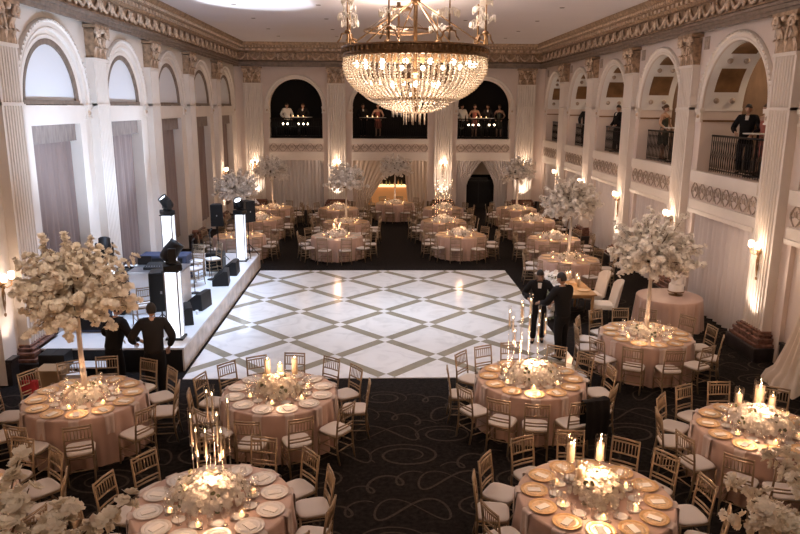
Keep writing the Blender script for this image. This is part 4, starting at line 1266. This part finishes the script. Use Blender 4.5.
    return t
for y, lb in ((12.0, 'large brass chandelier of crystal bead strings nearest the camera'), (21.5, 'second crystal chandelier half hidden behind the nearer one')):
    place('chandelier', mk_chandelier, (.45, y, 6.17), 0, lb)
    lamp('chandelier_light', 'POINT', (.45, y, 5.72), 80, (1.0, .72, .52), .30)
    lamp('chandelier_uplight', 'POINT', (.45, y, 7.35), 190, (1.0, .78, .66), .5)

# ================================================================== STAGE
SX0, SX1, SY0, SY1, SZ = -7.02, -4.10, 13.62, 23.1, .50
st = thing('stage', 'low white stage platform along the left wall beside the dance floor', 'stage', ((SX0 + SX1) / 2, (SY0 + SY1) / 2, 0))
mb = MB(); mb.box((0, 0, SZ - .02), (SX1 - SX0, SY1 - SY0, .04)); obj('deck', mb, ['stage'], st)
mb = MB(); mb.box(((SX1 - SX0) / 2 - .02, 0, (SZ - .04) / 2), (.03, SY1 - SY0, SZ - .04)); obj('side_panel', mb, ['fascia'], st)
mb = MB(); mb.box((0, -(SY1 - SY0) / 2 + .02, (SZ - .04) / 2), (SX1 - SX0 - .08, .03, SZ - .04)); obj('end_panel', mb, ['black'], st)
mb = MB(); mb.box((0, (SY1 - SY0) / 2 - .02, (SZ - .04) / 2), (SX1 - SX0 - .08, .03, SZ - .04)); obj('end_panel', mb, ['black'], st)
mb = MB(); mb.box((0, 0, (SZ - .04) / 2), (SX1 - SX0 - .2, SY1 - SY0 - .2, SZ - .06)); obj('frame', mb, ['black'], st)
t = thing('stage_step', 'white step standing before the near end of the stage', 'step', (-6.0, 13.38, 0))
mb = MB(); mb.box((0, 0, .24), (1.1, .36, .03)); obj('tread', mb, ['stage'], t)
for a in (-.5, .5):
    mb = MB(); mb.box((a, 0, .112), (.04, .32, .224)); obj('side_frame', mb, ['black'], t)

def mk_totem(h):
    def f():
        t = thing('light_totem', 'x', 'light column')
        mb = MB(); mb.box((0, 0, .02), (.36, .36, .04)); obj('base_plate', mb, ['black'], t)
        mb = MB(); mb.box((0, 0, .04 + h / 2), (.25, .25, h)); bevel(obj('lit_column', mb, ['led'], t), .01)
        mb = MB()
        for ax in (-.132, .132):
            for ay in (-.132, .132): mb.box((ax, ay, .04 + h / 2), (.026, .026, h))
        obj('edge_frame', mb, ['steel'], t)
        mb = MB(); mb.box((0, 0, h + .05), (.34, .34, .02)); obj('top_plate', mb, ['black'], t)
        return t
    return f
def mk_head(): 
    t = thing('moving_head_light', 'x', 'stage light')
    mb = MB(); mb.box((0, 0, .055), (.34, .30, .11)); bevel(obj('base', mb, ['black'], t), .02)
    mb = MB()
    mb.lathe([(0, .11), (.10, .11), (.10, .14), (0, .14)], 16); mb.box((0, 0, .155), (.36, .14, .035))
    for s in (-1, 1): mb.box((s * .165, 0, .27), (.035, .13, .24))
    bevel(obj('yoke', mb, ['black'], t), .012)
    T = Matrix.Translation((0, 0, .30)) @ Matrix.Rotation(R(-38), 4, 'X')
    mb = MB(); mb.lathe([(0, -.17), (.09, -.17), (.125, -.12), (.135, .02), (.12, .14), (.125, .19), (.11, .19), (.105, .15)], 18, T=T)
    hd = obj('head', mb, ['black'], t)
    mb = MB(); mb.lathe([(0, .165), (.06, .16), (.105, .15)], 18, T=T); obj('lens', mb, ['lens'], hd)
    return t
TOT = [(-6.05, 15.0, 1.45, 'behind the tall peach blossom tree', .3), (-5.62, 18.2, 1.98, 'on the wall side of the stage', 2.2), (-4.42, 14.25, 1.42, 'at the near dance floor corner of the stage', -1.2), (-4.48, 21.9, 1.45, 'at the far dance floor corner of the stage', 2.8)]
for x, y, h, lb, rz in TOT:
    place('totem%.2f' % h, mk_totem(h), (x, y, SZ + .001), 0, 'glowing white column ' + lb)
    o = place('head', mk_head, (x, y, SZ + h + .062), rz, 'black moving head light on the column ' + lb)
    if y < 14.5: o.scale = (1.25, 1.25, 1.25)
# loudspeakers
def mk_pa():
    t = thing('loudspeaker', 'x', 'speaker')
    mb = MB(); mb.prism([(-.19, -.17, 0), (.19, -.17, 0), (.13, .19, 0), (-.13, .19, 0)], (0, 0, .68)); bevel(obj('cabinet', mb, ['black'], t), .015)
    mb = MB(); mb.box((0, -.176, .34), (.35, .012, .63)); g = obj('grille', mb, ['blackmesh'], t)
    mb = MB(); mb.box((0, -.184, .34), (.03, .004, .045)); obj('badge', mb, ['steel'], g)
    return t
def mk_stand(h):
    def f():
        t = thing('speaker_stand', 'x', 'stand')
        mb = MB(); mb.tube([(0, 0, .10), (0, 0, h)], .018, 8); obj('pole', mb, ['black'], t)
        for k in range(3):
            a = 2 * pi * k / 3 + .5; mb = MB(); mb.tube([(0, 0, .42), (.38 * cos(a), .38 * sin(a), .012)], .012, 6); mb.tube([(0, 0, .14), (.20 * cos(a), .20 * sin(a), .23)], .008, 5); obj('leg', mb, ['black'], t)
        return t
    return f
for x, y, h, rz, s, lb in ((-4.80, 14.62, .52, R(20), 1.25, 'large one near the front of the stage'), (-5.15, 21.7, 1.15, R(10), 1.0, 'left of the far glowing column'), (-4.35, 22.5, 1.15, R(40), 1.0, 'right of the far glowing column')):
    place('stand%.2f' % h, mk_stand(h), (x, y, SZ + .001), .3, 'black tripod stand under the loudspeaker, ' + lb)
    o = place('pa', mk_pa, (x, y, SZ + h + .004), rz, 'black loudspeaker on a pole, ' + lb); o.scale = (s, s, s)
def mk_wedge():
    t = thing('stage_monitor', 'x', 'speaker')
    mb = MB(); mb.prism([(-.30, -.22, 0), (-.30, .22, 0), (-.30, .22, .16), (-.30, -.08, .40), (-.30, -.20, .40)], (.60, 0, 0)); bevel(obj('cabinet', mb, ['black'], t), .012)
    a = Vector((0, .22, .16)); b = Vector((0, -.08, .40)); nrm = Vector((0, .24, .30)).normalized() * .006
    mb = MB(); mb.prism([a.lerp(b, .06) + nrm + Vector((-.27, 0, 0)), a.lerp(b, .94) + nrm + Vector((-.27, 0, 0)), a.lerp(b, .94) + nrm + Vector((.27, 0, 0)), a.lerp(b, .06) + nrm + Vector((.27, 0, 0))], nrm)
    obj('grille', mb, ['blackmesh'], t)
    return t
for x, y, rz, lb in ((-4.58, 15.35, 1.9, 'nearest the camera'), (-4.52, 16.55, 1.4, 'second from the camera'), (-4.48, 18.9, 1.7, 'third from camera'), (-4.46, 20.1, 1.6, 'farthest, by the glowing column')):
    place('wedge', mk_wedge, (x, y, SZ + .001), rz, 'black wedge stage monitor on the stage edge, ' + lb)
# DJ booth with gear
bx_, by_ = -5.33, 16.35
t = thing('dj_booth', 'white booth table with black gear on the stage', 'booth', (bx_, by_, SZ + .001))
mb = MB(); mb.box((0, 0, 1.02), (1.22, .92, .04)); obj('table_top', mb, ['steel'], t)
mb = MB(); mb.box((0, -.42, .50), (1.18, .04, 1.0)); bevel(obj('front_panel', mb, ['stage'], t), .01)
for a in (-.57, .57):
    mb = MB(); mb.box((a, .02, .50), (.04, .84, 1.0)); obj('side_panel', mb, ['stage'], t)
z = SZ + 1.043
t = thing('mixing_console', 'black mixing console lying on the white booth table', 'mixer', (bx_ - .05, by_ - .02, z))
mb = MB(); mb.prism([(-.26, -.22, 0), (-.26, .22, 0), (-.26, .22, .10), (-.26, -.22, .05)], (.52, 0, 0)); obj('body', mb, ['black'], t)
for i in range(8):
    mb = MB(); mb.box((-.21 + .06 * i, -.12, .064), (.016, .03, .02)); obj('fader', mb, ['steel'], t)
t = thing('laptop', 'open dark laptop on the booth table', 'laptop', (bx_ - .42, by_ + .12, z))
mb = MB(); mb.box((0, 0, .009), (.33, .23, .018)); obj('keyboard_base', mb, ['steel'], t)
mb = MB(); mb.box((0, .125, .12), (.33, .012, .22)); obj('screen', mb, ['black'], t)
t = thing('keyboard_instrument', 'black keyboard on an X stand beside the booth', 'keyboard', (-5.95, 17.4, SZ + .001))
mb = MB(); mb.box((0, 0, .82), (1.2, .32, .10)); obj('body', mb, ['black'], t)
mb = MB(); mb.box((0, -.06, .873), (1.1, .15, .008)); obj('keys', mb, ['label_white'], t)
mb = MB()
for y in (-.1, .1):
    mb.tube([(-.35, y, .012), (.35, y, .77)], .016, 6); mb.tube([(.35, y + .035, .012), (-.35, y + .035, .77)], .016, 6)
obj('stand', mb, ['steel'], t)
for x, y, w_, d_, h_, m_, lb, nm in ((-6.35, 16.2, .55, .6, 1.0, 'black', 'black amplifier cabinet behind the white booth by the curtain', 'amplifier'), (-6.1, 19.4, 1.3, .6, .75, 'navy', 'dark blue covered case by the wall side of the stage', 'equipment_case'),
                          (-6.3, 14.9, .7, .55, .62, 'navy', 'dark blue covered case behind the peach blossom tree', 'equipment_case'), (-5.0, 20.6, .5, .5, .55, 'black', 'black subwoofer beside the stage chairs', 'subwoofer')):
    t = thing(nm, lb, 'equipment', (x, y, SZ + .001)); mb = MB(); mb.box((0, 0, h_ / 2), (w_, d_, h_)); bevel(obj('body', mb, [m_], t), .03)
    mb = MB(); mb.box((0, -d_ / 2 - .006, h_ / 2), (w_ * .82, .012, h_ * .8)); obj('grille', mb, ['blackmesh'], t)
    for s in (-1, 1):
        mb = MB(); mb.tube([(s * (w_ / 2 + .005), -.07, h_ * .75), (s * (w_ / 2 + .03), -.05, h_ * .75), (s * (w_ / 2 + .03), .05, h_ * .75), (s * (w_ / 2 + .005), .07, h_ * .75)], .009, 5); obj('handle', mb, ['steel'], t)
for x, y, rz, lb in ((-5.18, 18.75, 2.6, 'facing the wall'), (-4.95, 20.0, 2.2, 'third from the booth'), (-5.35, 19.6, 2.9, 'second from the booth'), (-5.38, 15.15, .6, 'in front of the booth')):
    o = place('chair', mk_chair, (x, y, SZ + .001), rz, 'gold chiavari chair standing on the stage, ' + lb)
mb = MB(); mb.lathe([(0, 0), (.03, 0), (.038, .10), (.035, .10), (.028, .006), (0, .006)], 14)
tag(obj('paper_cup', mb, ['label_white'], None, (-4.42, 15.98, SZ + .001)), 'white cup beside the stage monitors', 'cup')
random.seed(5)
for i, (x, y, lb) in enumerate(((-5.0, 17.3, 'beside the booth'), (-5.7, 14.4, 'at the near end of the stage'), (-4.9, 16.2, 'near the second monitor'))):
    mb = MB(); pts = [(0, 0, .008)]
    for k in range(12): pts.append((pts[-1][0] + U(-.10, .16), pts[-1][1] + U(-.14, .14), .008))
    mb.tube(pts, .007, 5); tag(obj('cable', mb, ['black'], None, (x, y, SZ + .001)), 'black cable loose on the white stage ' + lb, 'cable')
def mic_stand(x, y, lb):
    t = thing('microphone_stand', lb, 'stand', (x, y, SZ + .001))
    mb = MB(); mb.lathe([(0, 0), (.13, 0), (.13, .015), (.02, .025), (0, .025)], 18); obj('base', mb, ['black'], t)
    mb = MB(); mb.tube([(0, 0, .02), (0, 0, 1.35)], .010, 6); obj('pole', mb, ['black'], t)
    mb = MB(); mb.tube([(0, 0, 1.36), (.02, .12, 1.42)], [.014, .02], 8); mb.ball((.022, .14, 1.43), .028, 8, 6); obj('microphone', mb, ['black'], t)
mic_stand(-4.95, 17.9, 'thin black microphone stand between booth and chairs')
mic_stand(-4.85, 19.4, 'thin black microphone stand beside the far monitors')
# clutter behind table A
t = thing('shopping_bag', 'red bag hung on the chair behind the stage-side tree table', 'bag', (-6.07, 11.32, .502))
mb = MB(); mb.prism([(-.14, -.06, 0), (.14, -.06, 0), (.14, .06, 0), (-.14, .06, 0)], (0, 0, .24)); bevel(obj('body', mb, ['red'], t), .03)
for s in (-1, 1):
    mb = MB(); mb.tube([(-.06, s * .05, .24), (-.04, s * .05, .33), (.04, s * .05, .33), (.06, s * .05, .24)], .006, 5); obj('handle', mb, ['red'], t)
for x, y, w_, h_, m_, lb in ((-6.35, 12.75, .5, .42, 'card', 'brown cardboard box on the floor at the foot of the left wall'), (-6.5, 13.25, .5, .55, 'black', 'black case on the floor beside the cardboard box')):
    t = thing('storage_box', lb, 'box', (x, y, .003)); mb = MB(); mb.box((0, 0, h_ / 2), (w_, .4, h_)); bevel(obj('body', mb, [m_], t), .012)
    for s in (-1, 1):
        mb = MB(); mb.box((s * w_ * .25, 0, h_ + .004), (w_ * .48, .39, .006)); obj('flap', mb, [m_], t)
mb = MB()
mb.prism([(-.15, -.1, 0), (.15, -.1, 0), (.15, .1, 0), (-.15, .1, 0)], (0, 0, .36)); mb.tube([(-.07, 0, .36), (-.05, 0, .46), (.05, 0, .46), (.07, 0, .36)], .008, 5)
tag(obj('tote_bag', mb, ['label_white'], None, (-5.85, 12.62, .003)), 'white tote bag on the floor beside the cardboard box', 'bag')

# ================================================================== PEOPLE
def skin_mesh(chains, sub=2):
    """chains: list of (points, radii[, parent index pairs]) - one connected skeleton per entry; returns verts, faces"""
    vs = []; es = []; rad = []; roots = []
    for pts, rs, ed in chains:
        o = len(vs); vs += [tuple(p) for p in pts]; rad += rs; es += [(a + o, b + o) for a, b in ed]; roots.append(o)
    me = bpy.data.meshes.new('skeleton'); me.from_pydata(vs, es, [])
    ob = bpy.data.objects.new('skeleton', me); C.objects.link(ob)
    ob.modifiers.new('skin', 'SKIN').use_smooth_shade = True
    sv = me.skin_vertices[0].data
    for i, r in enumerate(rad):
        sv[i].radius = r if isinstance(r, tuple) else (r, r); sv[i].use_root = i in roots
    if sub:
        m = ob.modifiers.new('sub', 'SUBSURF'); m.levels = sub; m.render_levels = sub
    dg = bpy.context.evaluated_depsgraph_get(); ev = ob.evaluated_get(dg); m2 = ev.to_mesh()
    V = [tuple(v.co) for v in m2.vertices]; Fs = [tuple(p.vertices) for p in m2.polygons]
    ev.to_mesh_clear(); bpy.data.objects.remove(ob); bpy.data.meshes.remove(me)
    return V, Fs
def chain(n): return [(i, i + 1) for i in range(n - 1)]
def person(label, loc, rz, hands, skin='skin', top='suit', bottom='suit', hair='hairdark', lean=0.0, female=False, long_hair=False, step=.10, head=(0, 0), s=1.0, seat=False, apron=None):
    """faces local +Y. hands = (left wrist, right wrist) as local (x, y, z) at upright height 1.75 m; lean bends at the hip (radians, forward)"""
    t = thing('person', label, 'person', loc, rz); t.scale = (s, s, s)
    RL = Matrix.Translation((0, 0, .95)) @ Matrix.Rotation(-lean, 4, 'X') @ Matrix.Translation((0, 0, -.95))
    def B(p): return RL @ Vector(p)
    sw = .165 if female else .19
    hipz = .93
    feet = [(-.10, -step * .5), (.10, step * .5)]
    pel, waist, chest, neckb, neck = B((0, 0, .95)), B((0, .01, 1.10)), B((0, 0, 1.32)), B((0, -.005, 1.46)), B((0, .01, 1.53))
    sh = [B((-sw, 0, 1.42)), B((sw, 0, 1.42))]
    wr = [Vector(h) for h in hands]
    el = []
    for i, sg in ((0, -1), (1, 1)):
        a, b = sh[i], wr[i]; d = b - a; L = d.length; ua = .30
        if L > .565: b = a + d * (.565 / L); wr[i] = b; d = b - a; L = d.length
        off = max(.0, ua * ua - (L / 2) ** 2) ** .5
        side = Vector((sg * .75, -.75, -.45)); side = (side - d * (side.dot(d) / max(d.dot(d), 1e-6))); side.normalize()
        el.append(a + d * .5 + side * off)
    knees = [Vector((f[0], f[1] * .55 + .025, .50)) for f in feet]; ank = [Vector((f[0], f[1] - .02, .09)) for f in feet]; toe = [Vector((f[0] * 1.12, f[1] + .15, .035)) for f in feet]
    hips = [Vector((-.095, 0, .90)), Vector((.095, 0, .90))]
    P = [pel, waist, chest, neckb, neck]; Rr = [(.142, .105), (.130, .10) if not female else (.115, .09), (.165, .115) if not female else (.14, .105), (.075, .065), (.052, .055)]; E = [(0, 1), (1, 2), (2, 3), (3, 4)]
    for i in (0, 1):
        o = len(P); hd = (wr[i] - el[i]).normalized()
        P += [sh[i], el[i], wr[i], wr[i] + hd * .055, wr[i] + hd * .095]; Rr += [.062, .044, (.027, .024), (.040, .020), (.040, .016)]; E += [(2, o), (o, o + 1), (o + 1, o + 2), (o + 2, o + 3), (o + 3, o + 4)]
    for i in (0, 1):
        o = len(P); P += [hips[i], knees[i], ank[i], toe[i]]; Rr += [.084, .060, .040, (.040, .028)]; E += [(0, o), (o, o + 1), (o + 1, o + 2), (o + 2, o + 3)]
    V, Fs = skin_mesh([(P, Rr, E)], 2)
    mb = MB(); mb.add(V, Fs, 0, True)
    # fingers
    ch = []
    for i, sg in ((0, 1), (1, -1)):
        hd = (wr[i] - el[i]).normalized(); lat = hd.cross(Vector((0, 0, 1)))
        if lat.length < .1: lat = Vector((1, 0, 0))
        lat.normalize(); dn = hd.cross(lat).normalized()
        if dn.z > 0: dn = -dn
        for k, (ln, o) in enumerate(((.070, -.030), (.080, -.010), (.075, .010), (.058, .029))):
            p0 = wr[i] + hd * .075 + lat * o; p1 = p0 + hd * .03 ; p2 = p1 + hd * ln * .5 + dn * ln * .22; p3 = p2 + hd * ln * .28 + dn * ln * .45
            ch.append(([p0, p1, p2, p3], [.010, .0095, .0085, .007], chain(4)))
        p0 = wr[i] + hd * .03; inn = -lat if lat.x * sg < 0 else lat
        ch.append(([p0, p0 + inn * .040 + hd * .012, p0 + inn * .050 + hd * .045 + dn * .01, p0 + inn * .042 + hd * .072 + dn * .02], [.013, .0115, .010, .008], chain(4)))
    V, Fs = skin_mesh(ch, 1); mb.add(V, Fs, 0, True)
    # head
    HC = B((0, .02, 1.64)); HT = Matrix.Translation(HC) @ Matrix.Rotation(-lean * .6 - head[1], 4, 'X') @ Matrix.Rotation(head[0], 4, 'Z')
    def hs(u, v):
        a = 2 * pi * u; p = pi * v; x, y, z = sin(p) * cos(a), sin(p) * sin(a), cos(p)
        w = .076 * (1 - .18 * max(0, -z)); d = .096 * (1 - .12 * max(0, -z)); yy = y * d + (.010 * max(0, -z) if y > 0 else 0)
        f = max(0, y) ** 6
        if f > .2:
            yy += .016 * f * math.exp(-((x / .16) ** 2 + ((z + .18) / .20) ** 2)) - .010 * f * math.exp(-(((abs(x) - .36) / .16) ** 2 + ((z - .06) / .12) ** 2)) + .005 * f * math.exp(-((x / .3) ** 2 + ((z + .52) / .08) ** 2))
        return HT @ Vector((x * w, yy, z * .118))
    mb.grid(hs, 28, 22)
    for sx in (-1, 1): mb.ball((sx * .076, -.004, -.012), .026, 8, 6, 0, (.4, .7, 1.2), T=HT)
    mb.tube([(0, .096, -.012), (0, .113, -.032), (0, .100, -.040)], [.008, .013, .009], 6, T=HT)
    for sx in (-1, 1): mb.ball((sx * .030, .083, .006), .0105, 8, 6, 1, T=HT)
    mb.tube([(-.024, .088, -.066), (0, .096, -.063), (.024, .088, -.066)], [.004, .007, .004], 6, 2, T=HT)
    body = obj('body', mb, [skin, 'hairdark', 'dresspink'], t)
    # hair
    hb = MB()
    def hr(u, v):
        a = 2 * pi * u; front = sin(a); lim = .50 + (.16 if front < 0 else -.10 * front)
        p = pi * v * lim; x, y, z = sin(p) * cos(a), sin(p) * sin(a), cos(p)
        return HT @ Vector((x * .084, y * .102 - .004, z * .126 + .002))
    hb.grid(hr, 24, 10)
    if long_hair: hb.ball((0, -.085, -.06), .075, 12, 8, 0, (1.0, .55, 1.9), T=HT)
    elif female: hb.ball((0, -.105, .01), .045, 10, 8, 0, T=HT)
    obj('hair', hb, [hair], t)
    # clothes
    if not female:
        ch = [([B((0, 0, .84)), B((0, 0, .97)), B((0, .01, 1.12)), B((0, 0, 1.33)), B((0, -.005, 1.49))] + [x for i in (0, 1) for x in (sh[i], el[i], el[i].lerp(wr[i], .90))],
               [(.175, .148), (.184, .150), (.172, .140), (.200, .145), (.078, .076), .090, .074, .052, .090, .074, .052], [(0, 1), (1, 2), (2, 3), (3, 4), (3, 5), (5, 6), (6, 7), (3, 8), (8, 9), (9, 10)])]
        V, Fs = skin_mesh(ch, 2); cb = MB(); cb.add(V, Fs, 0, True); obj('jacket', cb, [top], t)
        cb = MB(); cb.prism([B((-.035, .128, 1.36)), B((.035, .128, 1.36)), B((.045, .085, 1.47)), B((-.045, .085, 1.47))], B((0, .016, 0)) - B((0, 0, 0))); obj('shirt_front', cb, ['shirt'], t)
        ch = [([Vector((0, 0, 1.0)), Vector((0, 0, .90))] + [x for i in (0, 1) for x in (hips[i].lerp(knees[i], .32), knees[i], ank[i] + Vector((0, 0, -.02)))], [(.158, .128), (.172, .138), (.098, .108), .084, .072, (.096, .105), .084, .072], [(0, 1), (1, 2), (2, 3), (3, 4), (1, 5), (5, 6), (6, 7)])]
        V, Fs = skin_mesh(ch, 2); cb = MB(); cb.add(V, Fs, 0, True); obj('trousers', cb, [bottom], t)
    else:
        ch = [([B((0, 0, 1.38)), B((0, .012, 1.27)), B((0, .01, 1.10)), B((0, 0, .95)), Vector((0, 0, .70)), Vector((0, 0, .42))], [(.125, .10), (.146, .118), (.122, .10), (.17, .135), (.19, .17), (.22, .20)], chain(6))]
        V, Fs = skin_mesh(ch, 2); cb = MB(); cb.add(V, Fs, 0, True)
        for sx in (-.09, .09): cb.tube([B((sx, .09, 1.34)), B((sx * 1.1, 0, 1.455)), B((sx, -.09, 1.34))], .012, 5)
        obj('dress', cb, [top], t)
    for i in (0, 1):
        cb = MB(); cb.tube([ank[i] + Vector((0, -.06, -.045)), ank[i] + Vector((0, .03, -.035)), toe[i] + Vector((0, .02, .002))], [.040, .044, .032], 8); obj('shoe', cb, ['black'], t)
    return t
rest = ((-.25, .06, .90), (.25, .06, .90))
person('man in a dark suit seen from behind by the stage corner', (-4.22, 12.18, 0), .35, ((-.30, .20, 1.02), (.26, .12, .92)), top='suit2', hair='hairdark', head=(.2, .15), s=1.05)
person('person in a black suit bending behind the peach blossom tree', (-5.05, 12.45, 0), -.5, ((-.20, .30, .98), (.34, .32, 1.02)), top='suit', lean=.22, head=(-.2, .3))
person('man in black with his back turned by the white flower garland', (3.78, 14.25, 0), .5, ((-.30, .34, 1.12), (.10, .40, 1.06)), skin='skin2', top='suit', lean=.10, head=(.3, .25), s=1.08)
person('person in black facing the camera beside the garland, arms raised to the flowers', (3.52, 15.35, 0), 2.9, ((-.26, .36, 1.05), (.22, .34, 1.10)), skin='skin2', top='suit', lean=.15, head=(.2, .3))
GZ = 3.665
person('man in a black suit in the nearest right balcony arch', (9.15, 17.75, GZ), pi / 2 + .9, ((-.2, .25, 1.02), (.2, .28, 1.05)), head=(-.1, .15))
person('woman in a rose dress beside the suited man in the nearest balcony arch', (9.45, 17.45, GZ), pi / 2 + .3, ((-.2, .2, .98), (.2, .22, 1.0)), female=True, top='dresspink', hair='hairbrown', long_hair=True)
person('woman in an olive dress leaning at the second right balcony arch', (9.0, 22.6, GZ), pi / 2 + 2.2, ((-.24, .20, .95), (.22, .26, .98)), female=True, top='dressgreen', hair='hairbrown', head=(.2, .1))
person('dark haired guest in black at the third right balcony arch', (8.95, 26.85, GZ), pi / 2 + .2, ((-.2, .22, 1.0), (.22, .2, .95)), top='suit', head=(.2, .2))
person('guest in a dark jacket at the fourth right balcony arch', (8.95, 31.0, GZ), pi / 2 + 1.2, rest, top='suit2', head=(.1, .1))
def mk_high():
    t = thing('high_table', 'x', 'table')
    mb = MB(); mb.lathe([(0, 1.06), (.34, 1.06), (.345, 1.05), (.34, 1.035), (0, 1.035)], 24); obj('table_top', mb, ['china'], t)
    mb = MB(); mb.lathe([(0, 1.034), (.03, 1.034), (.03, .05), (.24, .02), (.24, 0), (0, 0)], 16); obj('pedestal', mb, ['iron'], t)
    return t
place('high', mk_high, (9.05, 17.0, GZ), 0, 'white topped high table in the nearest right balcony arch', 'balcony high tables')
place('high', mk_high, (9.1, 21.95, GZ), 0, 'white topped high table in the second right balcony arch', 'balcony high tables')
bp = [(-4.95, 'in a pale shirt at the far left', .4, 'skin', 'shirt', False), (-4.1, 'in a dark suit by the candle table', -.2, 'skin', 'suit2', False), (-.95, 'in black standing at the left of the middle arch', .2, 'skin2', 'suit', False), (-.15, 'in a rose dress in the middle arch', 0, 'skin', 'dresspink', True),
      (4.3, 'in a white shirt at the left of the right arch', .3, 'skin', 'shirt', False), (5.0, 'in a rose dress behind the right arch table', 0, 'skin', 'dresspink', True), (5.68, 'in a dark suit behind the right arch table', -.2, 'skin2', 'suit2', False), (6.32, 'in an olive dress at the far right', -.3, 'skin', 'dressgreen', True)]
for i, (x, lb, a, sk, tp, fm) in enumerate(bp):
    person('guest ' + lb + (' of the back balcony' if 'arch' not in lb else ', back balcony'), (x, YB + 1.55 + .1 * (i % 2), 3.70), pi + a, ((-.2, .24, 1.0), (.2, .22, 1.02)), skin=sk, top=tp, female=fm, hair='hairbrown' if i % 2 else 'hairdark', head=(a, .15))
for x, lb in ((-4.25, 'left'), (-.4, 'middle'), (5.3, 'right')):
    o = place('high', mk_high, (x, YB + 1.0, 3.70), 0, 'white topped high table behind the %s arch of the back balcony' % lb, 'balcony high tables'); o.scale = (2.0, .9, 1)
    for k, dx in enumerate((-.3, -.05, .22)):
        place('votive', mk_votive, (x + dx, YB + .95 + .03 * k, 3.70 + 1.063), 0, 'votive candle on the high table behind the %s arch of the back balcony' % lb, 'votives on the %s balcony table' % lb)
    lamp('candle_glow', 'POINT', (x, YB + .9, 5.15), 5, WARM, .1)
mk_spot = lambda: None
def mk_floorlamp():
    t = thing('stage_lamp', 'x', 'lamp')
    mb = MB(); mb.lathe([(0, 0), (.05, 0), (.055, .04), (.05, .10), (.062, .12)], 12); obj('housing', mb, ['black'], t)
    mb = MB(); mb.ball((0, -.02, .125), .050, 10, 8); obj('lens', mb, ['bulb'], t)
    return t
for xs, lb in (((-5.02, -4.8, -4.25, -4.0, -3.78), 'left'), ((4.55, 4.78, 5.08, 5.62, 5.9), 'right')):
    b = MB(); b.box((0, 0, .56), (2.3, .16, .04))
    for sx in (-1.1, 1.1): b.box((sx, 0, .27), (.05, .14, .54))
    tag(obj('bench_shelf', b, ['black'], None, ((-4.31 if lb == 'left' else 5.25), YB + .62, 3.70)), 'black shelf of lamps behind the %s arch railing' % lb, 'shelf')
    for i, x in enumerate(xs):
        place('fl', mk_floorlamp, (x, YB + .62, 3.70 + .582), 0, 'small bright lamp behind the railing of the %s back arch, %s from the left' % (lb, ORD[i] if i else 'first'), 'lamps behind the %s back railing' % lb)

# ================================================================== LIGHTS OF THE ROOM AND ADDED FILL
COOL = (.62, .77, 1.0)
# moving heads: one throws a patch on the ceiling, others wash the left wall
lamp('head_beam', 'SPOT', (-5.3, 18.3, 3.35), 3000, (.78, .87, 1.0), .05, (-4.0, 21.9, ZC), R(32), .35)
lamp('head_wash', 'SPOT', (-4.75, 14.45, 2.75), 620, COOL, .15, (-7.3, 18.2, 6.0), R(105), 1.0)
lamp('head_wash', 'SPOT', (-4.75, 14.3, 2.75), 200, COOL, .15, (-7.3, 15.0, 6.2), R(90), 1.0)
lamp('head_wash', 'SPOT', (-4.8, 21.7, 2.75), 420, COOL, .15, (-7.3, 20.0, 4.5), R(95), .9)
# fill spots added among the downlights: cool over dance floor and stage, warm elsewhere
for x, y in ((-2.0, 16), (3.0, 16), (-2.0, 19.5), (3.0, 19.5)):
    lamp('ceiling_fill', 'SPOT', (x, y, ZC - .06), 600, (.74, .85, 1.0), .12, (x * .7, y, 0), R(62), .7)
for y in (15.0, 18.0, 21.0):
    lamp('ceiling_fill', 'SPOT', (-4.6, y, ZC - .06), 1500, (.52, .70, 1.0), .12, (-5.6, y, .5), R(50), .7)
for x in (-4.6, -2.0, 3.0, 5.6):
    for y in (9, 26.5, 33):
        lamp('ceiling_fill', 'SPOT', (x, y, ZC - .06), 36, (1.0, .76, .58), .12, (x, y, 0), R(90), .8)
for y in (12.5, 19.5): lamp('ceiling_fill', 'SPOT', (5.6, y, ZC - .06), 90, (1.0, .78, .58), .12, (5.6, y, 0), R(90), .8)
for y in (16.9, 21.4, 25.8, 30.0): lamp('gallery_lamp', 'POINT', (10.2, y + .9, 6.6), 42, (1.0, .70, .45), .2)
for y in (14.0, 19.0, 24.0): lamp('gallery_lamp', 'POINT', (9.05, y + 2.2, 1.8), 6, (1.0, .72, .5), .2)
for x, y in ((-4.0, 3.5), (.5, 3.0), (5.0, 3.5)): lamp('ceiling_fill', 'SPOT', (x, y, ZC - .06), 110, (1.0, .74, .58), .2, (x, y + 8, .8), R(85), .8)  # added warm front fill from the camera end, aimed forward, no fitting there
for x, y, e in ((-4.81, 10.54, 560), (5.33, 13.55, 430), (5.7, 20.9, 150), (-5.1, 24.8, 110), (-4.95, 32.0, 90), (-1.43, 27.95, 110), (.66, 33.6, 60), (6.2, 31.8, 90), (-2.72, 4.02, 300), (3.4, 4.42, 260)):
    lamp('pin_spot', 'SPOT', (x * .8, y - 4.6, ZC - .06), e, (1.0, .80, .64), .06, (x, y, 2.45), R(21), .6)      # ceiling pin spots on the blossom trees
lamp('bar_glow', 'POINT', (XC, YB + 1.9, 1.9), 14, (1.0, .6, .3), .2)
w = bpy.data.worlds.new('world'); S.world = w; w.use_nodes = True
w.node_tree.nodes['Background'].inputs[0].default_value = (1.0, .85, .75, 1); w.node_tree.nodes['Background'].inputs[1].default_value = 0.02
